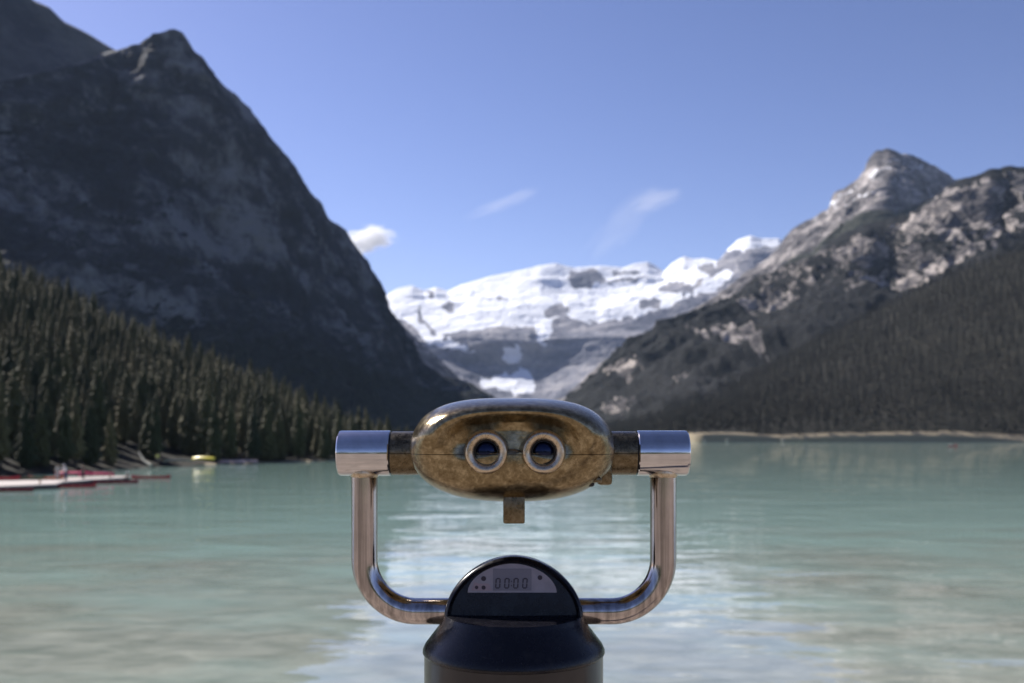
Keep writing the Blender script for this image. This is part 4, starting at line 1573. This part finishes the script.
c_white, c_navy, c_grey, c_dark, c_yellow, c_red = cloth('white_cloth', (0.78, 0.78, 0.76)), cloth('navy_cloth', (0.02, 0.03, 0.09)), cloth('grey_cloth', (0.36, 0.38, 0.36)), cloth('dark_cloth', (0.03, 0.03, 0.035)), cloth('yellow_cloth', (0.62, 0.60, 0.16)), cloth('red_cloth', (0.5, 0.05, 0.05))


def at(px, Y):
    return (px - CX) / F * Y


person(at(57.5, 114.5), 114.5, DK, 0.6, 'person in light grey standing on the dock beside the orange canoe', c_grey, c_grey, lean=0.12, arms='mixed')
person(at(66, 112.5), 112.5, DK, -0.5, 'person in a white hat and shirt with navy trousers on the dock', c_white, c_navy, hat=c_white, lean=0.18, arms='forward', scale=1.04)
person(at(83, 116.5), 116.5, DK, 2.6, 'person in dark clothes standing on the dock between crimson canoes', c_dark, c_dark, scale=0.98)
person(at(124.5, 116.6), 117.6, 0.18, -1.25, 'paddler in a white hat and dark clothes sitting in a dark red canoe', c_dark, c_dark, hat=c_white, sit=True, arms='forward')
person(at(157.5, 166), 166.0, 0.72, 0.3, 'person in a yellow top standing on the bank under the trees', c_yellow, c_dark)
person(at(953, 410) - 1.2, 409.6, 0.18, -1.0, 'paddler in a white top at one end of the small far red canoe', c_white, c_dark, sit=True, arms='forward')
person(at(953, 410) + 1.25, 410.4, 0.18, -1.0, 'paddler in a red top at the other end of the small far red canoe', c_red, c_dark, sit=True, arms='forward')

# pale driftwood trunk leaning on the bank, pale boulders on the far beach
bm = bmesh.new()
pa, pb = Vector(P(139, 452, 166)), Vector(P(151, 465.5, 163))
mid = (pa + pb) / 2 + Vector((-0.3, 0, -0.25))
add_tube(bm, [pa, (pa + mid) / 2, mid, (mid + pb) / 2, pb], [0.10, 0.16, 0.20, 0.24, 0.28], seg=10)
add_tube(bm, [mid, mid + Vector((0.3, 0.1, 0.7))], [0.07, 0.03], seg=6)
o = bm_obj('driftwood_log', bm, simple_mat('bleached_wood', (0.26, 0.25, 0.21), 0.8, scale=2))
tag(o, 'bleached tree trunk leaning down the bank beside the yellow topped person', 'log')
m_boul = simple_mat('pale_boulder', (0.33, 0.31, 0.26), 0.85, scale=1.0)
for i, (px, r0) in enumerate(((704, 0.6), (727, 0.7), (783, 0.9), (801, 1.0), (817, 1.2), (842, 0.7), (866, 0.8), (893, 0.6))):
    bm = bmesh.new()
    r = bmesh.ops.create_icosphere(bm, subdivisions=3, radius=1.0)
    for v in r['verts']:
        n = fbm(np.array([v.co.x * 1.3 + i * 7]), np.array([v.co.y * 1.3]), np.array([v.co.z * 1.3]), 3, i)[0]
        v.co *= 1 + 0.35 * n
        v.co = Vector((v.co.x * r0 * 1.5, v.co.y * r0, v.co.z * r0 * 0.75))
    o = bm_obj('boulder', bm, m_boul, angle=25)
    o.location = (at(px, 603), 603, 0.9)
    tag(o, 'pale boulder on the narrow tan beach below the far forest', 'boulder', 'pale boulders along the far beach')


# ------------------------------------------------------------------ clouds beyond the valley
def cloud(px, py, Y, wpx, hpx, rot, dens, label, thr=0.5, nscale=2.2, depth=None, stretch=(1, 1, 1)):
    bm = bmesh.new()
    bmesh.ops.create_icosphere(bm, subdivisions=4, radius=1.0)
    m = bpy.data.materials.new('cloud_vapour')
    m.use_nodes = True
    nt = m.node_tree
    nt.nodes.remove(nt.nodes['Principled BSDF'])
    v = N(nt, 'ShaderNodeVolumePrincipled')
    v.inputs['Color'].default_value = (1, 1, 1, 1)
    v.inputs['Anisotropy'].default_value = 0.2
    oc = obj_co(nt)
    ln = N(nt, 'ShaderNodeVectorMath', operation='LENGTH')
    nt.links.new(oc, ln.inputs[0])
    n = noise_tex(nt, mapping(nt, oc, stretch, loc=(px * 0.37, py * 0.11, 0)), nscale, 5, 0.6, 0.3)
    f = math_node(nt, 'ADD', math_node(nt, 'SUBTRACT', 1.0, ln.outputs['Value']), math_node(nt, 'MULTIPLY', math_node(nt, 'SUBTRACT', n, 0.5), 2.6))
    f = math_node(nt, 'SUBTRACT', f, thr)
    f = math_node(nt, 'MULTIPLY', f, 2.5, clamp=True)
    edge = math_node(nt, 'MULTIPLY', math_node(nt, 'SUBTRACT', 1.0, ln.outputs['Value']), 4.0, clamp=True)
    f = math_node(nt, 'MULTIPLY', math_node(nt, 'MULTIPLY', f, edge), dens)
    nt.links.new(f, v.inputs['Density'])
    nt.links.new(v.outputs[0], nt.nodes['Material Output'].inputs['Volume'])
    o = bm_obj('cloud', bm, m)
    o.location = P(px, py, Y)
    o.scale = (wpx / F * Y, depth or hpx / F * Y * 1.3, hpx / F * Y)
    o.rotation_euler = (0, rot, 0)
    tag(o, label, 'cloud')
    return o


cloud(367, 240, 9500, 36, 17, -0.15, 0.015, 'small puffy white cloud beside the steep left mountain edge', thr=0.22, nscale=1.9)
cloud(503, 203, 10500, 52, 9, -0.36, 0.0014, 'thin white wisp of cloud above the snowy summit', thr=0.25, nscale=2.4, stretch=(0.8, 1, 2))
cloud(655, 200, 10500, 34, 14, -0.30, 0.0011, 'faint brighter wisp of cloud nearer the pointed peak', thr=0.25, nscale=2.0, stretch=(0.8, 1, 1.6))
cloud(625, 222, 11500, 62, 22, -0.75, 0.00022, 'very faint veil of cloud trailing below the brighter wisp', thr=0.1, nscale=1.6)

# ------------------------------------------------------------------ air and clouds
def haze_box():
    bm = bmesh.new()
    add_box(bm, (0, 2900, 660 - 4.5), (16000, 9000, 1320))
    m = bpy.data.materials.new('haze_air')
    m.use_nodes = True
    nt = m.node_tree
    nt.nodes.remove(nt.nodes['Principled BSDF'])
    v = N(nt, 'ShaderNodeVolumePrincipled')
    v.inputs['Color'].default_value = (0.60, 0.76, 1.0, 1)
    v.inputs['Density'].default_value = HAZE
    v.inputs['Anisotropy'].default_value = 0.0
    nt.links.new(v.outputs[0], nt.nodes['Material Output'].inputs['Volume'])
    o = bm_obj('haze', bm, m, smooth=False)
    tag(o, 'thin blue haze in the air of the valley', 'haze', kind='stuff')


HAZE = 2.3e-5
haze_box()
